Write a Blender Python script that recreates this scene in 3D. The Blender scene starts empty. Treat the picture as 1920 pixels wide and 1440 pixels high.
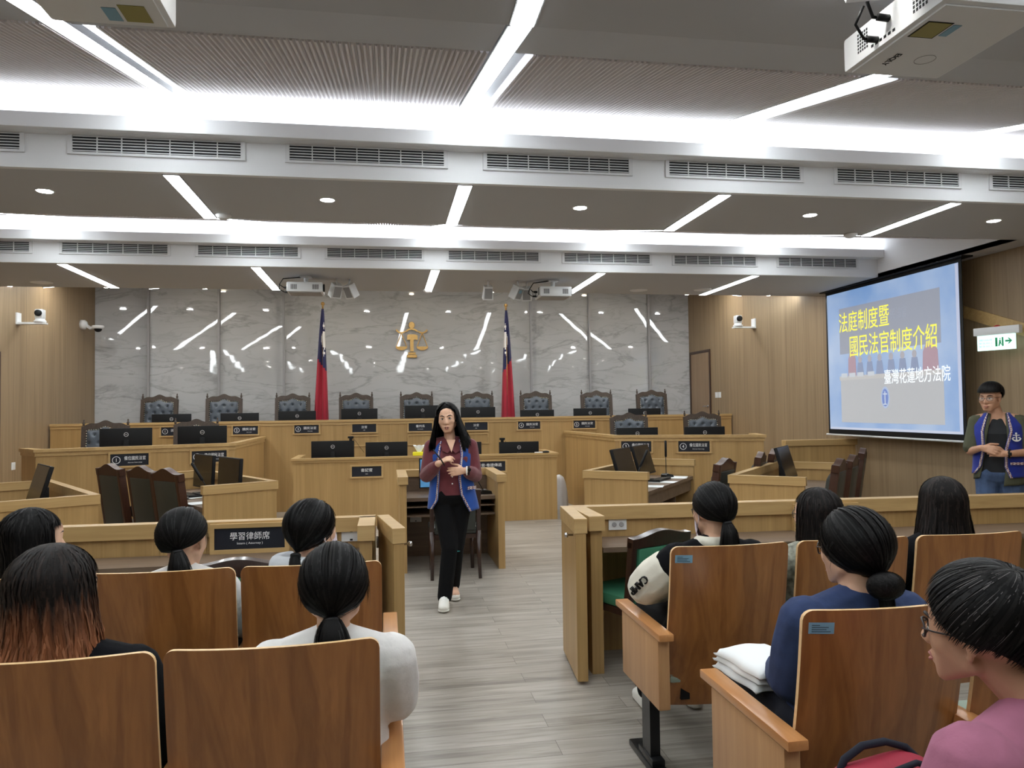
import bpy, bmesh, math, random
from mathutils import Vector as V, Matrix, noise
random.seed(7)
PI = math.pi
SC = bpy.context.scene
COL = SC.collection

# ------------------------------------------------------------------ camera
FPX = 1409.7                                   # focal length in pixels of a 1920 wide frame
cam_d = bpy.data.cameras.new('camera')
cam_d.sensor_width = 36.0
cam_d.lens = 36.0 * FPX / 1920.0
cam_d.clip_start = 0.05
cam = bpy.data.objects.new('camera', cam_d)
COL.objects.link(cam)
yaw, pitch, roll = math.radians(9.5154), math.radians(1.8129), math.radians(-0.7746)
fw = V((math.sin(yaw) * math.cos(pitch), math.cos(yaw) * math.cos(pitch), math.sin(pitch)))
r0 = V((math.cos(yaw), -math.sin(yaw), 0)); u0 = r0.cross(fw)
rr = r0 * math.cos(roll) + u0 * math.sin(roll)
uu = u0 * math.cos(roll) - r0 * math.sin(roll)
cam.matrix_world = Matrix(((rr.x, uu.x, -fw.x, 0), (rr.y, uu.y, -fw.y, 0), (rr.z, uu.z, -fw.z, 1.56), (0, 0, 0, 1)))
SC.camera = cam

# ------------------------------------------------------------------ world, exposure
w = bpy.data.worlds.new('world'); SC.world = w
w.use_nodes = True
w.node_tree.nodes['Background'].inputs[0].default_value = (0.5, 0.5, 0.52, 1)
w.node_tree.nodes['Background'].inputs[1].default_value = 0.15
SC.view_settings.view_transform = 'Standard'
SC.view_settings.look = 'None'
SC.view_settings.gamma = 1.0
SC.view_settings.use_curve_mapping = False
SC.view_settings.exposure = 1.38
SC.cycles.use_denoising = True
SC.cycles.max_bounces = 8
SC.cycles.diffuse_bounces = 5
SC.cycles.sample_clamp_indirect = 6.0
STRIP_E, COVE_E, DOWN_E = 9.5, 2.1, 60.0       # radiance of the lamps

# ------------------------------------------------------------------ materials
def lin(c):
    c = c / 255.0
    return c / 12.92 if c <= 0.04045 else ((c + 0.055) / 1.055) ** 2.4
def S(r, g, b): return (lin(r), lin(g), lin(b), 1.0)

def mat(name, col, rough=0.5, metal=0.0, spec=0.5, emit=0.0, bump=0.0, bscale=200.0, var=0.0, vscale=8.0, alpha=1.0, sheen=0.0, coat=0.0, stretch=(1, 1, 1)):
    m = bpy.data.materials.new(name); m.use_nodes = True
    nt = m.node_tree; b = nt.nodes['Principled BSDF']
    b.inputs['Base Color'].default_value = col
    b.inputs['Roughness'].default_value = rough
    b.inputs['Metallic'].default_value = metal
    b.inputs['Specular IOR Level'].default_value = spec
    if sheen: b.inputs['Sheen Weight'].default_value = sheen
    if coat: b.inputs['Coat Weight'].default_value = coat; b.inputs['Coat Roughness'].default_value = 0.12
    if alpha < 1: b.inputs['Alpha'].default_value = alpha
    if emit:
        b.inputs['Emission Color'].default_value = col
        b.inputs['Emission Strength'].default_value = emit
    if bump or var:
        tc = nt.nodes.new('ShaderNodeTexCoord'); mp = nt.nodes.new('ShaderNodeMapping')
        mp.inputs['Scale'].default_value = stretch
        nt.links.new(tc.outputs['Object'], mp.inputs['Vector'])
    if bump:
        n = nt.nodes.new('ShaderNodeTexNoise'); n.inputs['Scale'].default_value = bscale; n.inputs['Detail'].default_value = 4
        bp = nt.nodes.new('ShaderNodeBump'); bp.inputs['Strength'].default_value = bump; bp.inputs['Distance'].default_value = 0.01
        nt.links.new(mp.outputs[0], n.inputs['Vector']); nt.links.new(n.outputs[0], bp.inputs['Height']); nt.links.new(bp.outputs[0], b.inputs['Normal'])
    if var:
        n2 = nt.nodes.new('ShaderNodeTexNoise'); n2.inputs['Scale'].default_value = vscale; n2.inputs['Detail'].default_value = 5
        nt.links.new(mp.outputs[0], n2.inputs['Vector'])
        mx = nt.nodes.new('ShaderNodeMix'); mx.data_type = 'RGBA'
        mx.inputs['A'].default_value = tuple(c * (1 - var) for c in col[:3]) + (1,)
        mx.inputs['B'].default_value = tuple(min(1, c * (1 + var)) for c in col[:3]) + (1,)
        cr = nt.nodes.new('ShaderNodeMapRange'); cr.inputs[1].default_value = 0.3; cr.inputs[2].default_value = 0.7
        nt.links.new(n2.outputs[0], cr.inputs[0]); nt.links.new(cr.outputs[0], mx.inputs['Factor'])
        nt.links.new(mx.outputs['Result'], b.inputs['Base Color'])
    return m

def wood(name, c1, c2, rough=0.42, grain=(42, 42, 1.6), board=0.0, bvar=0.12, bump=0.05, figure=0.0, coat=0.0, horizontal=False):
    """streaky grain along z (or x when horizontal), optional boards of slightly different tone"""
    m = bpy.data.materials.new(name); m.use_nodes = True
    nt = m.node_tree; b = nt.nodes['Principled BSDF']; N = nt.nodes.new; L = nt.links.new
    b.inputs['Roughness'].default_value = rough
    if coat: b.inputs['Coat Weight'].default_value = coat; b.inputs['Coat Roughness'].default_value = 0.15
    tc = N('ShaderNodeTexCoord'); mp = N('ShaderNodeMapping'); mp.inputs['Scale'].default_value = grain
    L(tc.outputs['Object'], mp.inputs['Vector'])
    n1 = N('ShaderNodeTexNoise'); n1.inputs['Scale'].default_value = 1.0; n1.inputs['Detail'].default_value = 8; n1.inputs['Roughness'].default_value = 0.62; n1.inputs['Distortion'].default_value = 0.4
    L(mp.outputs[0], n1.inputs['Vector'])
    mp2 = N('ShaderNodeMapping'); mp2.inputs['Scale'].default_value = tuple(g * 0.16 for g in grain)
    L(tc.outputs['Object'], mp2.inputs['Vector'])
    n2 = N('ShaderNodeTexNoise'); n2.inputs['Scale'].default_value = 1.0; n2.inputs['Detail'].default_value = 3; n2.inputs['Distortion'].default_value = 1.2 + figure
    L(mp2.outputs[0], n2.inputs['Vector'])
    add = N('ShaderNodeMath'); add.operation = 'MULTIPLY_ADD'; add.inputs[1].default_value = 0.55
    L(n2.outputs[0], add.inputs[0])
    sc = N('ShaderNodeMath'); sc.operation = 'MULTIPLY'; sc.inputs[1].default_value = 0.45
    L(n1.outputs[0], sc.inputs[0]); L(sc.outputs[0], add.inputs[2])
    src = add.outputs[0]
    if figure:
        fr = N('ShaderNodeMath'); fr.operation = 'MULTIPLY'; fr.inputs[1].default_value = 5.0; L(n2.outputs[0], fr.inputs[0])
        sn = N('ShaderNodeMath'); sn.operation = 'PINGPONG'; sn.inputs[1].default_value = 0.5; L(fr.outputs[0], sn.inputs[0])
        mxf = N('ShaderNodeMath'); mxf.operation = 'MULTIPLY_ADD'; mxf.inputs[1].default_value = 0.22; L(sn.outputs[0], mxf.inputs[0]); L(src, mxf.inputs[2])
        src = mxf.outputs[0]
    if board:
        sx = N('ShaderNodeSeparateXYZ'); L(tc.outputs['Object'], sx.inputs[0])
        ad = N('ShaderNodeMath'); ad.operation = 'MULTIPLY_ADD'; ad.inputs[1].default_value = 0.83; L(sx.outputs[1], ad.inputs[0]); L(sx.outputs[0], ad.inputs[2])
        dv = N('ShaderNodeMath'); dv.operation = 'DIVIDE'; dv.inputs[1].default_value = board; L(ad.outputs[0], dv.inputs[0])
        fl = N('ShaderNodeMath'); fl.operation = 'FLOOR'; L(dv.outputs[0], fl.inputs[0])
        wn = N('ShaderNodeTexWhiteNoise'); wn.noise_dimensions = '1D'; L(fl.outputs[0], wn.inputs['W'])
        ma = N('ShaderNodeMath'); ma.operation = 'MULTIPLY_ADD'; ma.inputs[1].default_value = bvar * 2; L(wn.outputs['Value'], ma.inputs[0]); L(src, ma.inputs[2])
        sb = N('ShaderNodeMath'); sb.operation = 'SUBTRACT'; sb.inputs[1].default_value = bvar; L(ma.outputs[0], sb.inputs[0])
        src = sb.outputs[0]
    cr = N('ShaderNodeValToRGB'); cr.color_ramp.elements[0].position = 0.28; cr.color_ramp.elements[1].position = 0.72
    cr.color_ramp.elements[0].color = c1; cr.color_ramp.elements[1].color = c2
    L(src, cr.inputs[0]); L(cr.outputs[0], b.inputs['Base Color'])
    if bump:
        bp = N('ShaderNodeBump'); bp.inputs['Strength'].default_value = bump; bp.inputs['Distance'].default_value = 0.004
        L(n1.outputs[0], bp.inputs['Height']); L(bp.outputs[0], b.inputs['Normal'])
    return m

def floor_mat():
    m = bpy.data.materials.new('vinyl_plank'); m.use_nodes = True
    nt = m.node_tree; b = nt.nodes['Principled BSDF']; N = nt.nodes.new; L = nt.links.new
    b.inputs['Roughness'].default_value = 0.33
    tc = N('ShaderNodeTexCoord')
    br = N('ShaderNodeTexBrick'); br.offset = 0.37; br.inputs['Scale'].default_value = 1.0
    br.inputs['Brick Width'].default_value = 1.22; br.inputs['Row Height'].default_value = 0.152
    br.inputs['Mortar Size'].default_value = 0.0012; br.inputs['Mortar Smooth'].default_value = 0.0
    br.inputs['Color1'].default_value = (0.35, 0.35, 0.35, 1); br.inputs['Color2'].default_value = (0.65, 0.65, 0.65, 1); br.inputs['Mortar'].default_value = (0.1, 0.1, 0.1, 1)
    L(tc.outputs['Object'], br.inputs['Vector'])
    # shift the grain per plank
    mul = N('ShaderNodeVectorMath'); mul.operation = 'MULTIPLY_ADD'
    mul.inputs[1].default_value = (7, 3, 5); L(br.outputs['Color'], mul.inputs[0]); L(tc.outputs['Object'], mul.inputs[2])
    mp = N('ShaderNodeMapping'); mp.inputs['Scale'].default_value = (1.6, 26, 1); L(mul.outputs[0], mp.inputs['Vector'])
    n1 = N('ShaderNodeTexNoise'); n1.inputs['Scale'].default_value = 1; n1.inputs['Detail'].default_value = 9; n1.inputs['Roughness'].default_value = 0.6; n1.inputs['Distortion'].default_value = 0.9
    L(mp.outputs[0], n1.inputs['Vector'])
    mp2 = N('ShaderNodeMapping'); mp2.inputs['Scale'].default_value = (0.9, 6, 1); L(mul.outputs[0], mp2.inputs['Vector'])
    n2 = N('ShaderNodeTexNoise'); n2.inputs['Scale'].default_value = 1; n2.inputs['Detail'].default_value = 4; n2.inputs['Distortion'].default_value = 1.6
    L(mp2.outputs[0], n2.inputs['Vector'])
    a = N('ShaderNodeMath'); a.operation = 'MULTIPLY_ADD'; a.inputs[1].default_value = 0.6; L(n1.outputs[0], a.inputs[0])
    h = N('ShaderNodeMath'); h.operation = 'MULTIPLY'; h.inputs[1].default_value = 0.4; L(n2.outputs[0], h.inputs[0]); L(h.outputs[0], a.inputs[2])
    pv = N('ShaderNodeMath'); pv.operation = 'MULTIPLY_ADD'; pv.inputs[1].default_value = 0.22; L(br.outputs['Color'], pv.inputs[0]); L(a.outputs[0], pv.inputs[2])
    cr = N('ShaderNodeValToRGB'); e = cr.color_ramp.elements
    e[0].position = 0.40; e[0].color = FLOOR_C[0]; e[1].position = 0.82; e[1].color = FLOOR_C[2]
    k = e.new(0.60); k.color = FLOOR_C[1]
    L(pv.outputs[0], cr.inputs[0])
    mx = N('ShaderNodeMix'); mx.data_type = 'RGBA'; mx.inputs['B'].default_value = S(90, 84, 76)
    L(br.outputs['Fac'], mx.inputs['Factor']); L(cr.outputs[0], mx.inputs['A']); L(mx.outputs['Result'], b.inputs['Base Color'])
    bp = N('ShaderNodeBump'); bp.inputs['Strength'].default_value = 0.06; bp.inputs['Distance'].default_value = 0.004
    L(n1.outputs[0], bp.inputs['Height']); L(bp.outputs[0], b.inputs['Normal'])
    return m
FLOOR_C = [S(104, 97, 88), S(156, 149, 139), S(188, 183, 175)]

def marble_mat(seed):
    m = bpy.data.materials.new('polished_marble'); m.use_nodes = True
    nt = m.node_tree; b = nt.nodes['Principled BSDF']; N = nt.nodes.new; L = nt.links.new
    b.inputs['Roughness'].default_value = 0.03; b.inputs['Specular IOR Level'].default_value = 0.6
    tc = N('ShaderNodeTexCoord'); mp = N('ShaderNodeMapping')
    mp.inputs['Location'].default_value = (seed * 3.1, 0, seed * 1.7); mp.inputs['Rotation'].default_value = (0, math.radians(33), 0); mp.inputs['Scale'].default_value = (0.55, 1, 2.0)
    L(tc.outputs['Object'], mp.inputs['Vector'])
    def vein(scale, dist, wdt, lo):
        n = N('ShaderNodeTexNoise'); n.inputs['Scale'].default_value = scale; n.inputs['Detail'].default_value = 7; n.inputs['Roughness'].default_value = 0.55; n.inputs['Distortion'].default_value = dist
        L(mp.outputs[0], n.inputs['Vector'])
        s = N('ShaderNodeMath'); s.operation = 'SUBTRACT'; s.inputs[1].default_value = 0.5; L(n.outputs[0], s.inputs[0])
        a = N('ShaderNodeMath'); a.operation = 'ABSOLUTE'; L(s.outputs[0], a.inputs[0])
        r = N('ShaderNodeMapRange'); r.inputs[1].default_value = 0.0; r.inputs[2].default_value = wdt; r.inputs[3].default_value = lo; r.inputs[4].default_value = 1.0
        L(a.outputs[0], r.inputs[0]); return r.outputs[0]
    v1 = vein(0.9, 0.5, 0.018, 0.72); v2 = vein(2.1, 0.9, 0.03, 0.86)
    n3 = N('ShaderNodeTexNoise'); n3.inputs['Scale'].default_value = 1.2; n3.inputs['Detail'].default_value = 5; L(mp.outputs[0], n3.inputs['Vector'])
    r3 = N('ShaderNodeMapRange'); r3.inputs[1].default_value = 0.3; r3.inputs[2].default_value = 0.7; r3.inputs[3].default_value = 0.86; r3.inputs[4].default_value = 1.0; L(n3.outputs[0], r3.inputs[0])
    m1 = N('ShaderNodeMath'); m1.operation = 'MULTIPLY'; L(v1, m1.inputs[0]); L(v2, m1.inputs[1])
    m2 = N('ShaderNodeMath'); m2.operation = 'MULTIPLY'; L(m1.outputs[0], m2.inputs[0]); L(r3.outputs[0], m2.inputs[1])
    mx = N('ShaderNodeMix'); mx.data_type = 'RGBA'; mx.inputs['A'].default_value = S(70, 66, 62); mx.inputs['B'].default_value = MARBLE_C
    L(m2.outputs[0], mx.inputs['Factor']); L(mx.outputs['Result'], b.inputs['Base Color'])
    return m
MARBLE_C = S(192, 194, 196)

M = {}
M['floor'] = floor_mat()
M['ceiling'] = mat('ceiling_paint', S(184, 186, 191), 0.75)
M['white'] = mat('white_paint', S(226, 227, 230), 0.6)
M['rib'] = mat('ribbed_board', S(214, 210, 212), 0.7)
M['dark_gap'] = mat('dark_gap', S(40, 38, 38), 0.8)
M['grille'] = mat('grille_white', S(214, 215, 218), 0.5)
M['grille_dark'] = mat('grille_dark', S(36, 38, 42), 0.8)
M['wallwood'] = wood('wall_veneer', S(122, 102, 76), S(158, 136, 107), 0.5, (46, 46, 1.0), 0.0, 0.05, 0.02, 0.9)
M['oak'] = wood('bench_oak', S(158, 126, 78), S(192, 158, 106), 0.38, (70, 70, 1.5), 0.17, 0.05, 0.02)
M['oak_h'] = wood('bench_oak_rail', S(170, 138, 88), S(204, 172, 120), 0.36, (2.0, 70, 70), 0.0, 0, 0.02)
M['desk'] = wood('desk_walnut', S(92, 74, 60), S(132, 112, 94), 0.4, (3, 40, 40), 0.0, 0, 0.02)
M['ply'] = wood('seat_plywood', S(114, 69, 34), S(168, 112, 60), 0.34, (30, 30, 1.6), 0.0, 0, 0.02, 1.8, 0.25)
M['ply_edge'] = mat('plywood_edge', S(232, 196, 146), 0.45, var=0.08, vscale=60)
M['arm'] = wood('armrest_beech', S(178, 120, 70), S(214, 156, 100), 0.3, (40, 2, 40), 0.0, 0, 0.01, 0.0, 0.3)
M['side'] = wood('seat_side_beech', S(166, 122, 82), S(204, 160, 114), 0.4, (36, 36, 2), 0.0, 0, 0.02)
M['sage'] = mat('sage_fabric', S(150, 164, 150), 0.9, bump=0.15, bscale=600)
M['green'] = mat('green_leather', S(58, 120, 92), 0.5, var=0.06)
M['darkwood'] = mat('dark_stained_wood', S(52, 32, 26), 0.28, var=0.25, vscale=6, stretch=(30, 30, 2), coat=0.3)
M['carved'] = mat('carved_walnut', S(66, 54, 45), 0.5, var=0.25, vscale=12, stretch=(8, 8, 2))
M['tuft'] = mat('blue_grey_leather', S(74, 82, 92), 0.38)
M['stud'] = mat('brass_stud', S(210, 200, 178), 0.3, 1.0)
M['chairleather'] = mat('grey_green_leather', S(52, 56, 53), 0.45, var=0.06)
M['chairwood'] = mat('reddish_chair_wood', S(66, 40, 28), 0.4, spec=0.35, var=0.2, vscale=5, stretch=(20, 20, 2))
M['black'] = mat('black_plastic', S(10, 11, 14), 0.5, spec=0.3)
M['screenglass'] = mat('dark_screen', S(16, 16, 18), 0.22, spec=0.35)
M['metalblack'] = mat('black_metal', S(24, 25, 27), 0.35, 0.3)
M['logo'] = mat('pale_logo', S(215, 215, 215), 0.4)
M['plate'] = mat('nameplate_slate', S(34, 37, 46), 0.45, spec=0.3)
M['letter'] = mat('white_lettering', S(245, 246, 248), 0.5, emit=0.0)
M['paper'] = mat('white_paper', S(244, 247, 248), 0.8)
M['plastic'] = mat('white_plastic', S(222, 224, 226), 0.35)
M['plasticgrey'] = mat('grey_plastic', S(150, 150, 152), 0.5)
M['gold'] = mat('brushed_gold', S(200, 162, 100), 0.36, 0.75, var=0.1, vscale=30)
M['silver'] = mat('steel', S(190, 190, 192), 0.25, 1.0)
M['red'] = mat('flag_red', S(170, 28, 52), 0.7, sheen=0.2)
M['blue'] = mat('flag_blue', S(22, 26, 78), 0.7, sheen=0.2)
M['flagwhite'] = mat('flag_white', S(225, 222, 220), 0.7)
M['sticker'] = mat('blue_sticker', S(126, 168, 190), 0.5)
M['stickerink'] = mat('sticker_ink', S(60, 80, 96), 0.6)
M['yellow_label'] = mat('yellow_label', S(150, 142, 80), 0.5)
M['strip'] = mat('strip_diffuser', (0.93, 0.985, 1.0, 1), 0.5, emit=STRIP_E)
M['cove'] = mat('cove_diffuser', (0.95, 0.985, 1.0, 1), 0.5, emit=COVE_E)
M['down'] = mat('downlight_diffuser', (1.0, 0.98, 0.93, 1), 0.5, emit=DOWN_E)
M['warm'] = mat('warm_downlight', (1.0, 0.86, 0.62, 1), 0.5, emit=DOWN_E * 1.2)
M['down2'] = mat('judges_downlight_diffuser', (1.0, 0.98, 0.94, 1), 0.5, emit=DOWN_E * 2.2)
M['doorwood'] = wood('door_veneer', S(132, 108, 84), S(166, 140, 112), 0.45, (40, 40, 1.4), 0.0, 0, 0.02)
M['doorframe'] = mat('door_frame', S(62, 40, 30), 0.4)
M['skin'] = mat('skin', S(222, 178, 150), 0.5, bump=0.02, bscale=300, var=0.05, vscale=20)
M['skin2'] = mat('skin_tan', S(196, 150, 122), 0.5, bump=0.02, bscale=300, var=0.06, vscale=20)
M['lip'] = mat('lips', S(170, 108, 100), 0.5)
M['eyewhite'] = mat('eye_white', S(232, 230, 226), 0.25)
M['iris'] = mat('iris', S(28, 20, 18), 0.15)
M['brow'] = mat('eyebrow', S(40, 30, 28), 0.7)
M['hair'] = mat('black_hair', S(9, 8, 9), 0.55, spec=0.16)
M['hair2'] = mat('black_hair_sheen', S(15, 13, 14), 0.48, spec=0.24)
M['hairbrown'] = mat('dark_brown_hair', S(18, 14, 14), 0.55, spec=0.18)
M['hairbrown2'] = mat('brown_hair_sheen', S(34, 26, 24), 0.5, spec=0.24)
M['hairgrey'] = mat('grey_hair', S(92, 88, 88), 0.5, spec=0.3)
M['maroon'] = mat('maroon_cotton', S(104, 44, 52), 0.85, bump=0.12, bscale=40, var=0.12, vscale=14, sheen=0.2)
M['vest'] = mat('royal_blue_cotton', S(14, 72, 158), 0.8, var=0.1, vscale=18, sheen=0.2, bump=0.1, bscale=50)
M['vest2'] = mat('deep_blue_cotton', S(16, 40, 140), 0.8, var=0.1, vscale=18, sheen=0.2, bump=0.1, bscale=50)
M['blackcloth'] = mat('black_trousers', S(12, 13, 16), 0.9, spec=0.2, bump=0.1, bscale=30)
M['navycloth'] = mat('navy_trousers', S(22, 26, 40), 0.9, bump=0.1, bscale=30)
M['jeans'] = mat('blue_denim', S(64, 84, 118), 0.85, bump=0.2, bscale=120, var=0.25, vscale=12)
M['olive'] = mat('olive_cotton', S(74, 76, 58), 0.85, bump=0.12, bscale=40, var=0.1, vscale=14)
M['blacktee'] = mat('black_tee', S(30, 32, 36), 0.9)
M['shoe'] = mat('white_leather', S(232, 232, 226), 0.5)
M['sole'] = mat('shoe_sole', S(206, 204, 196), 0.7)
M['blouse'] = mat('white_blouse', S(226, 224, 222), 0.85, bump=0.3, bscale=26, var=0.05, vscale=20)
M['hoodie'] = mat('grey_hoodie', S(196, 200, 206), 0.95, bump=0.2, bscale=40, var=0.06)
M['navy'] = mat('navy_linen', S(44, 60, 98), 0.9, bump=0.35, bscale=22, var=0.18, vscale=16)
M['pink'] = mat('rose_linen', S(172, 108, 134), 0.9, bump=0.3, bscale=24, var=0.08, vscale=16)
M['blackknit'] = mat('black_knit', S(13, 14, 19), 0.95, spec=0.2, bump=0.2, bscale=40)
M['cream'] = mat('cream_nylon', S(226, 222, 208), 0.7, bump=0.3, bscale=20, var=0.05)
M['plaid'] = mat('grey_plaid', S(150, 150, 138), 0.9, var=0.5, vscale=40)
M['mask'] = mat('pale_mask', S(226, 214, 226), 0.85)
M['cherry'] = mat('crimson_nylon', S(150, 26, 52), 0.7, bump=0.15, bscale=40, var=0.1)
M['magenta'] = mat('magenta_cloth', S(176, 70, 170), 0.7)
M['yellow'] = mat('bright_yellow_card', S(240, 232, 40), 0.6)
M['bagwhite'] = mat('white_bag_plastic', S(206, 206, 208), 0.4, bump=0.4, bscale=18)
M['glassframe'] = mat('dark_spectacle_frame', S(40, 28, 26), 0.3)
M['lens'] = mat('lens_glass', S(235, 240, 245), 0.05, alpha=0.12)
M['teal'] = mat('teal_patch', S(40, 140, 140), 0.6)
M['exitwhite'] = mat('exit_panel', S(214, 250, 240), 0.5, emit=.42)
M['exitgreen'] = mat('exit_green', S(28, 150, 100), 0.5, emit=0.06)
M['redlamp'] = mat('red_lamp', S(200, 60, 60), 0.4)

def trim_mat():
    m = bpy.data.materials.new('woven_trim'); m.use_nodes = True
    nt = m.node_tree; b = nt.nodes['Principled BSDF']; N = nt.nodes.new; L = nt.links.new
    b.inputs['Roughness'].default_value = 0.85
    tc = N('ShaderNodeTexCoord'); mp = N('ShaderNodeMapping'); mp.inputs['Rotation'].default_value = (0, PI / 4, 0); L(tc.outputs['Object'], mp.inputs[0])
    ck = N('ShaderNodeTexChecker'); ck.inputs['Scale'].default_value = 100; ck.inputs['Color1'].default_value = S(222, 214, 212); ck.inputs['Color2'].default_value = S(112, 64, 82); L(mp.outputs[0], ck.inputs['Vector'])
    L(ck.outputs[0], b.inputs['Base Color']); return m
M['trim'] = trim_mat()

def ombre_mat(name, zlo, zhi, low, high):
    """dyed hair: copper ends growing into dark roots (along the hair's own z)"""
    m = bpy.data.materials.new(name); m.use_nodes = True
    nt = m.node_tree; b = nt.nodes['Principled BSDF']; N = nt.nodes.new; L = nt.links.new
    b.inputs['Roughness'].default_value = 0.5; b.inputs['Specular IOR Level'].default_value = 0.2
    tc = N('ShaderNodeTexCoord'); sx = N('ShaderNodeSeparateXYZ'); L(tc.outputs['Object'], sx.inputs[0])
    mp = N('ShaderNodeMapping'); mp.inputs['Scale'].default_value = (70, 70, 5); L(tc.outputs['Object'], mp.inputs[0])
    n = N('ShaderNodeTexNoise'); n.inputs['Scale'].default_value = 1; L(mp.outputs[0], n.inputs['Vector'])
    ad = N('ShaderNodeMath'); ad.operation = 'MULTIPLY_ADD'; ad.inputs[1].default_value = -0.16; L(n.outputs[0], ad.inputs[0]); L(sx.outputs[2], ad.inputs[2])
    mr = N('ShaderNodeMapRange'); mr.inputs[1].default_value = zlo - 0.08; mr.inputs[2].default_value = zhi - 0.08; L(ad.outputs[0], mr.inputs[0])
    mx = N('ShaderNodeMix'); mx.data_type = 'RGBA'; mx.inputs['A'].default_value = low; mx.inputs['B'].default_value = high
    L(mr.outputs[0], mx.inputs['Factor']); L(mx.outputs['Result'], b.inputs['Base Color']); return m

# ------------------------------------------------------------------ object helpers
def tag(o, label, cat, group=None):
    o['label'] = label; o['category'] = cat
    if group: o['group'] = group
    return o
def thing(name, label, cat, loc=(0, 0, 0), rz=0.0, group=None):
    o = bpy.data.objects.new(name, None); COL.objects.link(o)
    o.empty_display_size = 0.1
    o.location = loc; o.rotation_euler = (0, 0, rz)
    return tag(o, label, cat, group)
def structure(o):
    o['kind'] = 'structure'; return o
def dup(root, loc, rz=0.0, label=None, group=None):
    r = root.copy(); COL.objects.link(r); r.location = loc; r.rotation_euler = (0, 0, rz)
    if label: r['label'] = label
    if group: r['group'] = group
    for ch in list(root.children):
        c = ch.copy(); COL.objects.link(c); c.parent = r
        for g in list(ch.children):
            d = g.copy(); COL.objects.link(d); d.parent = c
    return r

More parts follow.
